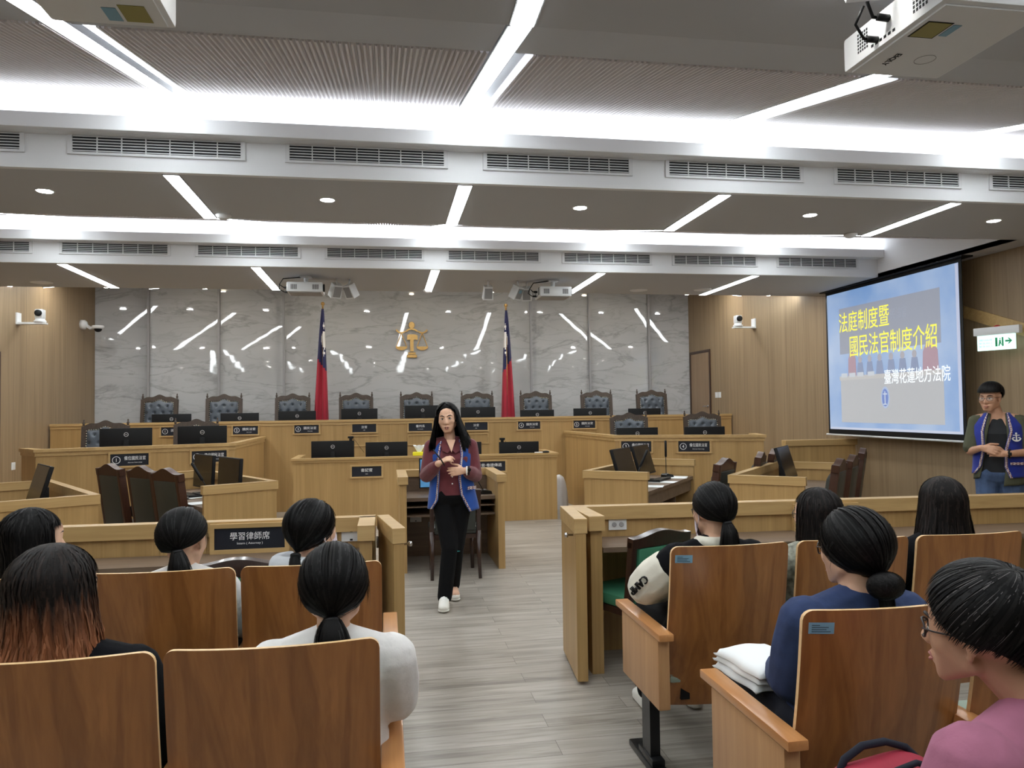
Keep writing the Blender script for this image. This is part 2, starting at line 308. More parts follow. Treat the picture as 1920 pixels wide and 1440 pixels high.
_ICO = {}
class MB:
    """collects shapes in one bmesh; build() links them as ONE mesh object"""
    def __init__(s): s.bm = bmesh.new(); s.mi = 0
    def _fin(s, faces):
        for f in faces: f.material_index = s.mi
    def box(s, x0, y0, z0, x1, y1, z1, bev=0.0, mx=None):
        vs = [s.bm.verts.new((x, y, z)) for x in (x0, x1) for y in (y0, y1) for z in (z0, z1)]
        if mx is not None:
            for v in vs: v.co = mx @ v.co
        q = [(0, 1, 3, 2), (4, 6, 7, 5), (0, 4, 5, 1), (2, 3, 7, 6), (0, 2, 6, 4), (1, 5, 7, 3)]
        fs = [s.bm.faces.new([vs[i] for i in f]) for f in q]
        s._fin(fs)
        if bev:
            es = list({e for f in fs for e in f.edges})
            r = bmesh.ops.bevel(s.bm, geom=es, offset=bev, segments=2, affect='EDGES', profile=0.6)
            s._fin(r['faces'])
        return s
    def prism(s, pts, a, b, mx=None):
        """polygon pts (x, z) extruded along y from a to b"""
        lo = [s.bm.verts.new((p[0], a, p[1])) for p in pts]; hi = [s.bm.verts.new((p[0], b, p[1])) for p in pts]
        n = len(pts)
        fs = [s.bm.faces.new(lo), s.bm.faces.new(hi[::-1])]
        for i in range(n): fs.append(s.bm.faces.new([lo[(i + 1) % n], lo[i], hi[i], hi[(i + 1) % n]]))
        if mx is not None:
            for v in lo + hi: v.co = mx @ v.co
        s._fin(fs); return s
    def plan(s, pts, z0, z1):
        """polygon pts (x, y) extruded from z0 to z1"""
        lo = [s.bm.verts.new((p[0], p[1], z0)) for p in pts]; hi = [s.bm.verts.new((p[0], p[1], z1)) for p in pts]
        n = len(pts)
        fs = [s.bm.faces.new(lo[::-1]), s.bm.faces.new(hi)]
        for i in range(n): fs.append(s.bm.faces.new([lo[i], lo[(i + 1) % n], hi[(i + 1) % n], hi[i]]))
        s._fin(fs); return s
    def tube(s, pts, r, n=8, caps=True):
        pts = [V(p) for p in pts]
        rs = r if isinstance(r, (list, tuple)) else [r] * len(pts)
        rings = []; prev = None
        for i, p in enumerate(pts):
            t = (pts[min(i + 1, len(pts) - 1)] - pts[max(i - 1, 0)])
            if t.length < 1e-9: t = V((0, 0, 1))
            t.normalize()
            if prev is None:
                a = t.cross(V((0, 0, 1)))
                if a.length < 1e-3: a = t.cross(V((1, 0, 0)))
            else:
                a = prev - t * prev.dot(t)
                if a.length < 1e-6: a = t.cross(V((1, 0, 0)))
            a.normalize(); prev = a; b = t.cross(a)
            rings.append([s.bm.verts.new(p + (a * math.cos(2 * PI * k / n) + b * math.sin(2 * PI * k / n)) * rs[i]) for k in range(n)])
        fs = []
        for A, B in zip(rings, rings[1:]):
            for k in range(n): fs.append(s.bm.faces.new([A[k], A[(k + 1) % n], B[(k + 1) % n], B[k]]))
        if caps: fs.append(s.bm.faces.new(rings[0][::-1])); fs.append(s.bm.faces.new(rings[-1]))
        s._fin(fs); return s
    def lathe(s, prof, n=20, mx=None):
        rings = []
        for r, z in prof:
            rings.append([s.bm.verts.new((max(r, 1e-4) * math.cos(2 * PI * k / n), max(r, 1e-4) * math.sin(2 * PI * k / n), z)) for k in range(n)])
        fs = []
        for A, B in zip(rings, rings[1:]):
            for k in range(n): fs.append(s.bm.faces.new([A[k], A[(k + 1) % n], B[(k + 1) % n], B[k]]))
        fs.append(s.bm.faces.new(rings[0][::-1])); fs.append(s.bm.faces.new(rings[-1]))
        if mx is not None:
            for R in rings:
                for v in R: v.co = mx @ v.co
        s._fin(fs); return s
    def ell(s, c, r, mx=None, u=16, v=10):
        r = (r, r, r) if not isinstance(r, (list, tuple)) else r
        o = bmesh.ops.create_uvsphere(s.bm, u_segments=u, v_segments=v, radius=1.0)
        for q in o['verts']:
            q.co = V((q.co.x * r[0], q.co.y * r[1], q.co.z * r[2])) + V(c)
            if mx is not None: q.co = mx @ q.co
        for f in {f for q in o['verts'] for f in q.link_faces}: f.material_index = s.mi
        return s
    def hull(s, items, sub=2):
        """convex hull of spheres / ellipsoids [(centre, radius)]"""
        global _ICO
        if sub not in _ICO:
            b = bmesh.new(); bmesh.ops.create_icosphere(b, subdivisions=sub, radius=1.0)
            b.verts.index_update(); _ICO[sub] = ([v.co.copy() for v in b.verts], [[v.index for v in f.verts] for f in b.faces]); b.free()
        P, F = _ICO[sub]
        pts = []
        for c, r in items:
            r = (r, r, r) if not isinstance(r, (list, tuple)) else r
            pts += [V((p.x * r[0] + c[0], p.y * r[1] + c[1], p.z * r[2] + c[2])) for p in P]
        if len(items) == 1: faces = F
        else:
            b = bmesh.new()
            for p in pts: b.verts.new(p)
            bmesh.ops.convex_hull(b, input=b.verts[:])
            b.verts.index_update(); pts = [v.co.copy() for v in b.verts]; faces = [[v.index for v in f.verts] for f in b.faces]; b.free()
        used = sorted({i for f in faces for i in f}); nv = {i: s.bm.verts.new(pts[i]) for i in used}
        for f in faces: s.bm.faces.new([nv[i] for i in f]).material_index = s.mi
        return s
    def grid(s, fn, nu, nv, closed_u=False):
        P = [[s.bm.verts.new(fn(i / nu, j / nv)) for j in range(nv + 1)] for i in range(nu + (0 if closed_u else 1))]
        fs = []; n = len(P)
        for i in range(n if closed_u else n - 1):
            for j in range(nv):
                fs.append(s.bm.faces.new([P[i][j], P[(i + 1) % n][j], P[(i + 1) % n][j + 1], P[i][j + 1]]))
        s._fin(fs); return s
    def mesh(s, name, mats, smooth=False):
        bmesh.ops.recalc_face_normals(s.bm, faces=s.bm.faces)
        me = bpy.data.meshes.new(name); s.bm.to_mesh(me); s.bm.free()
        for m in (mats if isinstance(mats, (list, tuple)) else [mats]): me.materials.append(m)
        if smooth: me.polygons.foreach_set('use_smooth', [True] * len(me.polygons))
        return me
    def build(s, name, mats, parent=None, smooth=False, solid=0.0, auto=False):
        me = s.mesh(name, mats, smooth or auto)
        if auto:
            try: me.set_sharp_from_angle(angle=math.radians(38))
            except Exception: pass
        o = bpy.data.objects.new(name, me); COL.objects.link(o)
        if parent is not None: o.parent = parent
        if solid:
            md = o.modifiers.new('thickness', 'SOLIDIFY'); md.thickness = solid; md.offset = -1
        return o

def link_mesh(name, me, parent=None):
    o = bpy.data.objects.new(name, me); COL.objects.link(o)
    if parent is not None: o.parent = parent
    return o

_txt = {}
def text_mesh(body, size, width=None, bold=0.0, m=None, depth=0.0008):
    """lettering as a flat mesh in the xz plane, centred, facing -y"""
    cu = bpy.data.curves.new('lettering', 'FONT'); cu.body = body; cu.size = size; cu.extrude = depth; cu.resolution_u = 2
    cu.align_x = 'CENTER'; cu.align_y = 'CENTER'; cu.offset = 0.0
    o = bpy.data.objects.new('lettering', cu); COL.objects.link(o)
    dg = bpy.context.evaluated_depsgraph_get()
    me = bpy.data.meshes.new_from_object(o.evaluated_get(dg), depsgraph=dg)
    bpy.data.objects.remove(o); bpy.data.curves.remove(cu)
    xs = [v.co.x for v in me.vertices]; ys = [v.co.y for v in me.vertices]
    cx, cy = (min(xs) + max(xs)) / 2, (min(ys) + max(ys)) / 2
    k = width / (max(xs) - min(xs)) if width else 1.0
    for v in me.vertices: v.co = V(((v.co.x - cx) * k, -v.co.z, v.co.y - cy))
    me.materials.clear(); me.materials.append(m or M['letter'])
    return me
def lettering(body, size, parent, loc, rot=(0, 0, 0), width=None, bold=0.0, m=None, name='lettering', depth=0.0008):
    o = link_mesh(name, text_mesh(body, size, width, bold, m, depth), parent); o.location = loc; o.rotation_euler = rot
    return o

def ring_mesh(mb, cx, y0, y1, cz, ro, ri, n=24):
    for k in range(n):
        a, b = 2 * PI * k / n, 2 * PI * (k + 1) / n
        mb.prism([(cx + ro * math.cos(a), cz + ro * math.sin(a)), (cx + ro * math.cos(b), cz + ro * math.sin(b)), (cx + ri * math.cos(b), cz + ri * math.sin(b)), (cx + ri * math.cos(a), cz + ri * math.sin(a))], y0, y1)

def offset_line(pts, d):
    """offset an open plan polyline to its left by d (mitred)"""
    pts = [V((p[0], p[1])) for p in pts]; out = []
    for i, p in enumerate(pts):
        ns = []
        if i > 0: t = (p - pts[i - 1]).normalized(); ns.append(V((-t.y, t.x)))
        if i < len(pts) - 1: t = (pts[i + 1] - p).normalized(); ns.append(V((-t.y, t.x)))
        n = sum(ns, V((0, 0))).normalized()
        k = d / max(0.3, n.dot(ns[0]))
        out.append((p.x + n.x * k, p.y + n.y * k))
    return out
def ribbon_wall(mb, pts, z0, z1, d0, d1):
    a = offset_line(pts, d0); b = offset_line(pts, d1)
    for i in range(len(pts) - 1):
        mb.plan([a[i], a[i + 1], b[i + 1], b[i]], z0, z1)
    return mb

# ================================================================== THE ROOM
XL, XR, YB, YF = -4.93, 5.85, -3.4, 14.0
XC0, XC1 = -4.62, 5.56                          # span of the air ducts and coves
SLOPE = 0.2326; ANG = math.atan(SLOPE)
structure(MB().box(XL - .1, YB - .1, -.1, XR + .1, YF + .3, 0).build('floor', M['floor']))
structure(MB().box(XR, YB, 0, XR + .12, YF + .3, 4.3).build('wall_right', M['wallwood']))
structure(MB().box(XL - .12, YB, 0, XL, YF + .3, 4.3).build('wall_left', M['wallwood']))
structure(MB().box(XL, YB - .12, 0, XR, YB, 4.3).build('wall_back', M['wallwood']))
# marble wall: backing plus overlapping polished panels set like shallow louvres
wf = structure(MB().box(XL, YF + .16, 0, XR, YF + .28, 4.3).build('wall_front', M['white']))
seams = [-4.93, -4.05, -2.89, -1.79, 2.69, 3.83, 5.01, 5.85]
alph = [8, 6, 4, 0, -4, -6, -8]
for k in range(7):
    a = math.radians(alph[k]); x0, x1 = seams[k], seams[k + 1]; c = (x0 + x1) / 2; hw = (x1 - x0) / 2
    mm = marble_mat(k)
    nt = mm.node_tree
    tc = nt.nodes.new('ShaderNodeTexCoord'); n = nt.nodes.new('ShaderNodeTexNoise'); n.inputs['Scale'].default_value = 2.6; n.inputs['Detail'].default_value = 1
    bp = nt.nodes.new('ShaderNodeBump'); bp.inputs['Strength'].default_value = 0.035; bp.inputs['Distance'].default_value = 0.05
    nt.links.new(tc.outputs['Object'], n.inputs['Vector']); nt.links.new(n.outputs[0], bp.inputs['Height']); nt.links.new(bp.outputs[0], nt.nodes['Principled BSDF'].inputs['Normal'])
    mb = MB(); dy = math.tan(a) * hw
    mb.plan([(x0 + .004, 13.95 - dy * (1 if a else 0)), (x1 - .004, 13.95 + dy), (x1 - .004, YF + .16), (x0 + .004, YF + .16)], .3, 4.2)
    mb.build('marble_panel', mm, wf)
    if k < 6:
        xs = seams[k + 1]
        MB().box(xs - .018, 13.82, .3, xs + .018, 13.86, 4.2).build('panel_joint', M['plasticgrey'], wf)

def duct_y(k): return 1.746 + 3.0 * k
FL = {-1: 1.0, 0: 1.0, 1: 1.095, 2: 1.484}
SX = [-3.06, -1.277, 0.515, 2.30, 4.08]          # the five strip lines
ORD = ['leftmost', 'second from left', 'middle', 'second from right', 'rightmost']
BAYN = {-1: 'the bay behind the viewer', 0: 'the near ceiling bay overhead', 1: 'the middle ceiling bay', 2: 'the far ceiling bay'}
def strip_light(x, y0, y1, z, label, slope=False, pts=None):
    t = thing('strip_light', label, 'strip light', ((x, y0, z) if pts is None else pts[0]), 0, 'linear ceiling strip lights')
    if pts is None:
        ln = y1 - y0
        if slope: t.rotation_euler = (ANG, 0, 0); ln = ln / math.cos(ANG)
    else:
        d = V(pts[1]) - V(pts[0]); ln = d.length
        t.rotation_euler = (math.atan2(d.z, math.hypot(d.x, d.y)), 0, math.atan2(-d.x, d.y))
    MB().box(-.043, .004, -.006, .043, ln - .004, .02).build('diffuser', M['strip'], t)
    f = MB()
    f.box(-.05, 0, -.004, -.0432, ln, .03); f.box(.0432, 0, -.004, .05, ln, .03); f.box(-.0432, 0, -.004, .0432, .0035, .03); f.box(-.0432, ln - .0035, -.004, .0432, ln, .03)
    f.build('frame', M['plasticgrey'], t)
for k in (-1, 0, 1, 2):
    y0 = duct_y(k); y1 = y0 + FL[k]
    mb = MB(); xs = [XL] + SX + [XR]
    for i in range(len(xs) - 1):
        mb.box(xs[i] + (.051 if i else 0), y0 + .04, 3.0, xs[i + 1] - (.051 if i < 5 else 0), y1, 3.05)
    for x in SX: mb.box(x - .051, y0 + .04, 3.035, x + .051, y1, 3.06)
    structure(mb.build('ceiling', M['ceiling']))
    for i, x in enumerate(SX):
        strip_light(x, y0 + .045, y1 - .004, 3.0, f'{ORD[i]} glowing strip in the flat panel of {BAYN[k]}')
    # air duct face, hidden light trough and ledge lip
    mb = MB()
    mb.box(XC0, y0, 3.0, XC1, y0 + .04, 3.20).box(XC0, y0 - .075, 3.20, XC1, y0 + .55, 3.226)
    structure(mb.build('trim_1', M['white']))
    structure(MB().box(XC0, y0 - .12, 3.20, XC1, y0 - .074, 3.288, .004).build('trim_2', M['white']))
    structure(MB().box(XC0, y0 + .55, 3.07, XC1, y0 + .6, 3.62).build('trim_3', M['white']))
    structure(MB().box(XL, y0 - .11, 3.60, XR, y0 + .62, 3.64).build('ceiling', M['white']))
    cv = thing('cove_light', f'hidden light trough glowing above the ledge before {BAYN[k]}', 'cove light', (0, y0, 3.232), 0, 'cove lights above the ledges')
    MB().box(XC0 + .05, .10, 0, XC1 - .05, .46, .012).build('diffuser', M['cove'], cv)
    # air vents
    for i, cx in enumerate([-3.8, -2.565, -1.335, -.1, 1.125, 2.355, 3.585, 4.81]):
        if k < 0: continue
        nm = {0: 'the overhead duct behind the viewer', 1: 'the near white duct band', 2: 'the far white duct band'}[k]
        v = thing('air_vent', f'white slatted air grille, number {i + 1} from the left in {nm}'.replace('number 1 from', 'first from').replace('number 2 from', 'second from').replace('number 3 from', 'third from').replace('number 4 from', 'fourth from').replace('number 5 from', 'fifth from').replace('number 6 from', 'sixth from').replace('number 7 from', 'seventh from').replace('number 8 from', 'eighth from'), 'air vent', (cx, y0, 3.153), 0, 'air grilles in the duct bands')
        fr = MB()
        for a, b, c, d in ((-.5, -.066, .5, -.052), (-.5, .052, .5, .066), (-.5, -.052, -.474, .052), (.474, -.052, .5, .052)):
            fr.box(a, -.012, b, c, 0, d)
        fr.build('frame', M['grille'], v)
        sl = MB()
        for j in range(6): sl.box(-.474, -.008, -.046 + j * .0172, .474, -.001, -.0405 + j * .0172)
        for j in range(1, 7): sl.box(-.474 + j * .1354 - .003, -.010, -.052, -.474 + j * .1354 + .003, -.002, .052)
        sl.build('louvre', M['grille'], v)
        MB().box(-.474, -.002, -.052, .474, -.0004, .052).build('backing', M['grille_dark'], v)
# sloping parts between the flat panels and the coves
for k in (-1, 0, 1):
    ys = duct_y(k) + FL[k] + .018; ye = duct_y(k + 1) - .095; yr = ys + .43
    zz = lambda y: 3.012 + (y - ys) * SLOPE
    mb = MB()
    R = Matrix.Translation((0, ys, 3.012)) @ Matrix.Rotation(ANG, 4, 'X')
    ln = (ye - ys) / math.cos(ANG); lr = (yr - ys) / math.cos(ANG)
    edges = [XC0] + SX + [XC1]
    for i in range(6):
        a = edges[i] + (.055 if i else 0); b = edges[i + 1] - (.055 if i < 5 else 0)
        mb.box(a, 0, 0, b, lr, .03, mx=R)                           # plain fascia board
    mb.box(XC0, 0, .05, XC1, ln, .08, mx=R)                         # board behind the channels
    structure(mb.build('ceiling', M['ceiling']))
    sof = MB().box(XC1, ys - .02, 3.0, XR, duct_y(k + 1) + .04, 3.04).box(XL, ys - .02, 3.0, XC0, duct_y(k + 1) + .04, 3.04)
    structure(sof.build('ceiling', M['ceiling']))
    structure(MB().box(XC1, ys - .02, 3.0, XC1 + .03, duct_y(k + 1) + .6, 3.62).box(XC0 - .03, ys - .02, 3.0, XC0, duct_y(k + 1) + .6, 3.62).build('trim_4', M['white']))
    for i in range(6):
        a = edges[i] + (.15 if i else 0); b = edges[i + 1] - (.055 if i < 5 else 0)
        n = int((b - a) / .025); p = (b - a) / n
        pts = [(a, .012), (a, .05), (b, .05), (b, .012)]
        for j in range(n):
            x = b - j * p
            pts += [(x - .001, .012), (x - p * .28, -.006), (x - p * .62, -.006), (x - p * .9, .012)]
        rb = MB().prism(pts, lr + .012, ln, mx=R)
        if i: rb.box(edges[i] + .138, lr + .012, -.004, edges[i] + .150, ln, .05, mx=R)
        structure(rb.build('ceiling', M['rib']))
    for i, x in enumerate(SX):
        strip_light(x, ys + .005, ye, 3.012, f'{ORD[i]} glowing strip along the sloping ribbed part of {BAYN[k]}', True)
# judges' end: ceiling rising from the last flat panel, with fanned strips and spots seen only in the marble
structure(MB().prism([(9.235, 3.05), (9.235, 3.0), (14.2, 3.0 + SLOPE * 4.965), (14.2, 3.05 + SLOPE * 4.965)], XL, XR, mx=Matrix(((0, 1, 0, 0), (1, 0, 0, 0), (0, 0, 1, 0), (0, 0, 0, 1)))).build('ceiling', M['ceiling']))
def zs(y): return 3.0 + SLOPE * (y - 9.23) - .012
FAN = [((-4.07, 12.09), (-4.85, 10.0)), ((-2.74, 11.78), (-3.84, 9.35)), ((-1.82, 11.04), (-2.7, 9.35)), ((.45, 11.9), (.28, 9.5)), ((2.21, 11.9), (2.21, 9.35)), ((3.48, 11.88), (4.66, 9.35)), ((4.99, 12.19), (5.78, 9.9))]
for i, (a, b) in enumerate(FAN):
    strip_light(0, 0, 0, 0, f'fanned glowing strip {["far left", "left", "inner left", "centre", "inner right", "right", "far right"][i]} over the judges, mirrored in the marble', pts=((a[0], a[1], zs(a[1])), (b[0], b[1], zs(b[1]))))
def downlight(x, y, z, label, m='down', r=.045):
    t = thing('downlight', label, 'downlight', (x, y, z), 0, 'round recessed downlights')
    MB().lathe([(r, -.004), (r, .01)], 20).build('diffuser', M[m], t)
    f = MB()
    f.lathe([(r + .003, -.003), (r + .013, -.003), (r + .013, .008), (r + .003, .008)], 20)
    f.build('bezel', M['white'], t)
for i, x in enumerate((-2.16, -.385, 1.395, 3.2, 4.79)):
    downlight(x, 5.235, 2.999, f'{ORD[i]} of the five round downlights in the middle ceiling bay')
for i, x in enumerate((-4.0, -2.16, -.385, 1.395, 3.2, 4.79)):
    downlight(x, 2.2, 2.999, f'round downlight {["far left", "left", "inner left", "centre", "inner right", "far right"][i]} in the near ceiling bay overhead')
for i, x in enumerate((-4.55, -3.45, -2.13, -.39, 1.32, 3.03, 4.25, 5.4)):
    downlight(x, 11.95, zs(11.95), f'round downlight over the judges, {["first", "second", "third", "fourth", "fifth", "sixth", "seventh", "eighth"][i]} from the left in the back row', 'down2', r=.055)
for i, x in enumerate((-4.3, -3.26, -2.15, -.4, 1.35, 4.0, 5.18)):
    downlight(x, 9.5, zs(9.5), f'round downlight over the judges, {["first", "second", "third", "fourth", "fifth", "sixth", "seventh"][i]} from the left in the front row', 'down2', r=.045)
for i, x in enumerate((-2.89, -1.02, .51, 2.04, 3.89)):
    downlight(x, 12.9, zs(12.9), f'warm downlight close to the marble wall, {["first", "second", "third", "fourth", "fifth"][i]} from the left', 'warm', .05)

# raised floor at the judges' end
structure(MB().box(XL, 12.16, 0, XR, YF + .2, .49).build('trim_5', M['oak']))
structure(MB().plan([(XL, 12.15), (XL, 9.5), (-3.75, 9.2), (-2.75, 9.5), (-1.95, 9.9), (-1.95, 12.15)], 0, .10).build('trim_6', M['oak']))
structure(MB().plan([(2.98, 12.15), (3.12, 9.9), (4.75, 9.2), (4.9, 9.62), (XR, 9.6), (XR, 12.15)], 0, .10).build('trim_6', M['oak']))
# diagonal board on the right wall, low wainscot rail, corner joint
structure(MB().prism([(6.85, 2.56), (5.2, 1.975), (5.2, 1.85), (6.85, 2.435)], XR - .02, XR, mx=Matrix(((0, 1, 0, 0), (1, 0, 0, 0), (0, 0, 1, 0), (0, 0, 0, 1)))).build('trim_7', M['oak_h']))
wl = MB().box(4.86, 8.60, 0, XR, 8.66, 1.02); lw = thing('low_partition', 'low oak partition with a thick rail between the side bench and the right wall', 'partition', (0, 0, 0))
MB().box(4.86, 8.60, 0, 5.79, 8.66, 1.04).build('panel', M['oak'], lw); MB().box(4.84, 8.58, 1.04, 5.81, 8.68, 1.115, .004).build('rail', M['oak_h'], lw)
wl.bm.free()
# doors
def door(name, x, y0, y1, z0, z1, side, knob_y):
    s = side                                     # +1: leaf faces -x (right wall); -1: faces +x
    f = MB()
    f.box(x - .02 * s, y0 - .045, z0, x + .0 * s + .001, y0, z1 + .045).box(x - .02 * s, y1, z0, x + .001, y1 + .045, z1 + .045).box(x - .02 * s, y0, z1, x + .001, y1, z1 + .045)
    d = structure(f.build(name, M['doorframe']))
    MB().box(x - .012 * s, y0 + .004, z0, x - .001 * s, y1 - .004, z1 - .004).build('door_leaf', M['doorwood'], d)
    h = MB().lathe([(.024, 0), (.024, .012)], 14, Matrix.Translation((x - .012 * s, knob_y, 1.54 if s > 0 else 1.05)) @ Matrix.Rotation(-PI / 2 * s, 4, 'Y'))
    zk = 1.54 if s > 0 else 1.05
    h.tube([(x - .02 * s, knob_y, zk), (x - .06 * s, knob_y, zk), (x - .06 * s, knob_y + (.12 if s > 0 else -.12), zk)], .009, 8)
    h.build('door_handle', M['silver'], d, True)
door('door_1', XR, 12.97, 13.80, .49, 2.54, 1, 13.04)
door('door_2', XL, 9.7, 10.62, 0, 2.33, -1, 9.8)

# ================================================================== BENCHES
def bench(name, label, cat, pts, top, rail_h=.075, thick=.05, desk_z=None, desk_d=.62, step=True):
    """front panels along a plan line with a stepped cap rail; the inside lies to the left of the line"""
    t = thing(name, label, cat, (0, 0, 0))
    ribbon_wall(MB(), pts, 0, top - rail_h, 0, thick).build('front_panel', M['oak'], t)
    mb = MB(); ribbon_wall(mb, pts, top - rail_h, top - rail_h * .45, -.012, thick + .004); ribbon_wall(mb, pts, top - rail_h * .45, top, -.028, thick + .02)
    mb.build('cap_rail', M['oak_h'], t)
    if desk_z:
        ribbon_wall(MB(), pts, desk_z - .035, desk_z, thick, thick + desk_d).build('desktop', M['desk'], t)
    return t
bench('judges_bench', 'long high oak bench of the judges in front of the marble wall', 'bench', [(5.83, 12.1), (-4.9, 12.1)][::-1], 1.41, .08, .05, 1.2)
bench('side_bench', 'angled oak side bench on the left holding plates one and two', 'bench', [(-4.15, 9.5), (-3.84, 9.12), (-1.87, 9.83), (-1.86, 12.07)], 1.17, .08, .05, .95, .5)
bench('side_bench', 'angled oak side bench on the right holding plates three and four', 'bench', [(2.9, 12.07), (3.05, 9.82), (4.80, 9.05), (4.95, 9.6)], 1.17, .08, .05, .95, .5)
bench('clerk_bench', 'low straight oak clerk bench in the centre below the judges', 'bench', [(-1.22, 11.2), (-1.22, 10.3), (2.345, 10.3), (2.345, 11.2)], .925, .06, .05, .70, .7)
for x0, x1 in ((-.55, -.13), (.33, .75), (1.23, 1.63)):                  # shallow framed recesses on the judges' bench
    f = MB()
    f.box(x0, 12.085, .985, x1, 12.1, 1.0).box(x0, 12.085, 1.14, x1, 12.1, 1.155).box(x0, 12.085, 1.0, x0 + .015, 12.1, 1.14).box(x1 - .015, 12.085, 1.0, x1, 12.1, 1.14)
    o = f.build('panel_frame', M['oak_h']); tag(o, 'empty oak frame on the judges bench under the %s plate' % {-.55: 'left judge', .33: 'presiding judge', 1.23: 'right judge'}[x0], 'frame', 'empty frames on the judges bench')

def nameplate(label, loc, rz, w, h, body, sub, num=None, tw=None):
    t = thing('nameplate', label, 'nameplate', loc, rz, 'nameplates on the benches')
    f = MB(); b = .022
    f.box(-w / 2 - b, -.024, -h / 2 - b, w / 2 + b, 0, -h / 2).box(-w / 2 - b, -.024, h / 2, w / 2 + b, 0, h / 2 + b).box(-w / 2 - b, -.024, -h / 2, -w / 2, 0, h / 2).box(w / 2, -.024, -h / 2, w / 2 + b, 0, h / 2)
    f.build('frame', M['oak_h'], t)
    MB().box(-w / 2, -.012, -h / 2, w / 2, 0, h / 2).build('panel', M['plate'], t)
    dx = .0
    if num:
        dx = h * .40
        r = MB(); cx = -w / 2 + h * .44
        ro = h * .31
        ring_mesh(r, cx, -.0135, -.012, 0, ro, ro * .86)
        r.build('number_ring', M['letter'], t)
        lettering(num, h * .42, t, (cx, -.0125, 0), bold=.004)
    if body: lettering(body, h * .36, t, (dx, -.0125, h * .13), width=tw, bold=.003)
    if sub: lettering(sub, h * .115, t, (dx, -.0125, -h * .25))
    return t
PW, PH = .37, .128
for x, body, sub, num, lab in ((-3.17, '國民法官', 'Citizen Judge', '1', 'dark nameplate 1 on the judges bench, mostly behind a carved chair'), (-2.135, '國民法官', 'Citizen Judge', '2', 'dark nameplate 2 國民法官 on the judges bench'), (-1.225, '國民法官', 'Citizen Judge', '3', 'dark nameplate 3 國民法官 on the judges bench'),
                               (-.345, '法官', 'Judge', None, 'dark nameplate 法官 left of the presiding judge plate'), (.535, '審判長', 'Presiding Judge', None, 'dark nameplate 審判長 in the middle of the judges bench'), (1.43, '法官', 'Judge', None, 'dark nameplate 法官 right of the presiding judge plate, beside the speaking woman'),
                               (2.30, '國民法官', 'Citizen Judge', '4', 'dark nameplate 4 國民法官 on the judges bench'), (3.23, '國民法官', 'Citizen Judge', '5', 'dark nameplate 5 國民法官 on the judges bench')):
    nameplate(lab, (x, 12.1, 1.272), 0, PW, PH, body, sub, num, .19 if len(body) == 4 else (.14 if len(body) == 3 else .09))
aL = math.atan2(9.83 - 9.12, -1.87 + 3.84); aR = math.atan2(9.05 - 9.82, 4.80 - 3.05)
def onL(s): return (-3.84 + s * math.cos(aL), 9.12 + s * math.sin(aL), 1.015)
def onR(s): return (3.05 + s * math.cos(aR), 9.82 + s * math.sin(aR), 1.02)
nameplate('dark nameplate 1 備位國民法官 on the left side bench', onL(.93), aL, .40, .14, '備位國民法官', 'Alternate Citizen Judge', '1', .225)
nameplate('dark nameplate 2 備位國民法官 on the left side bench behind two monitors', onL(1.80), aL, .40, .14, '備位國民法官', 'Alternate Citizen Judge', '2', .225)
nameplate('dark nameplate 3 備位國民法官 on the right side bench behind two monitors', onR(.282), aR, .40, .14, '備位國民法官', 'Alternate Citizen Judge', '3', .225)
nameplate('dark nameplate 4 備位國民法官 on the right side bench', onR(1.035), aR, .40, .14, '備位國民法官', 'Alternate Citizen Judge', '4', .225)
nameplate('dark nameplate 書記官 on the clerk bench', (-.265, 10.3, .735), 0, .39, .135, '書記官', 'Clerk', None, .15)
nameplate('wide dark nameplate 通譯‧錄音‧卷證傳遞 on the clerk bench', (1.335, 10.3, .76), 0, .56, .135, '通譯‧錄音‧卷證傳遞', 'Interpreter / Recording / Evidence Delivery', None, .46)

# counsel desks: tall oak panels on three sides, open to the sitters
def counsel_desk(label, loc, rz, mir):
    t = thing('counsel_desk', label, 'desk', loc, rz)
    s = -1 if mir else 1
    def bx(mb, a, b, z0, z1, c, d, bev=0):                      # a..b across, c..d along
        x0, x1 = sorted((a * s, b * s)); return mb.box(x0, c, z0, x1, d, z1, bev)
    W, L = .65, 1.87
    for nm, (a, b, c, d) in (('side_panel', (0, .04, 0, L)), ('end_panel', (.04, W, 0, .04)), ('end_panel', (.04, W, L - .04, L))):
        bx(MB(), a, b, 0, .845, c, d).build(nm, M['oak'], t)
    m = MB(); bx(m, -.012, .055, .845, .92, -.012, L + .012); bx(m, .055, W + .012, .845, .92, -.012, .055); bx(m, .055, W + .012, .845, .92, L - .055, L + .012)
    m.build('cap_rail', M['oak_h'], t)
    bx(MB(), .04, W - .01, .69, .725, .04, L - .04).build('desktop', M['desk'], t)
    m = MB(); bx(m, W - .06, W - .035, .56, .69, .04, L - .04); m.build('fascia', M['desk'], t)
    for q in (.62, 1.22): bx(MB(), .1, W - .06, .02, .69, q, q + .02).build('divider', M['desk'], t)
    return t
rzR, rzL = math.radians(-36.9), math.radians(31)
counsel_desk('oak counsel desk on the right of the aisle, two black monitors and papers on it', (1.955, 7.36, 0), rzR, False)
counsel_desk('oak counsel desk on the left of the aisle, two black monitors and papers on it', (-1.0, 7.2, 0), rzL, True)
counsel_desk('oak counsel desk nearest the right wall, one monitor on it', (3.09, 6.48, 0), math.radians(-41), False)
counsel_desk('oak counsel desk at the far left edge, one tilted monitor on it', (-2.25, 6.43, 0), math.radians(32), True)
def on_desk(o, rz, mir, a, y, z=.725):
    x = -a if mir else a
    return (o[0] + x * math.cos(rz) - y * math.sin(rz), o[1] + x * math.sin(rz) + y * math.cos(rz), z)

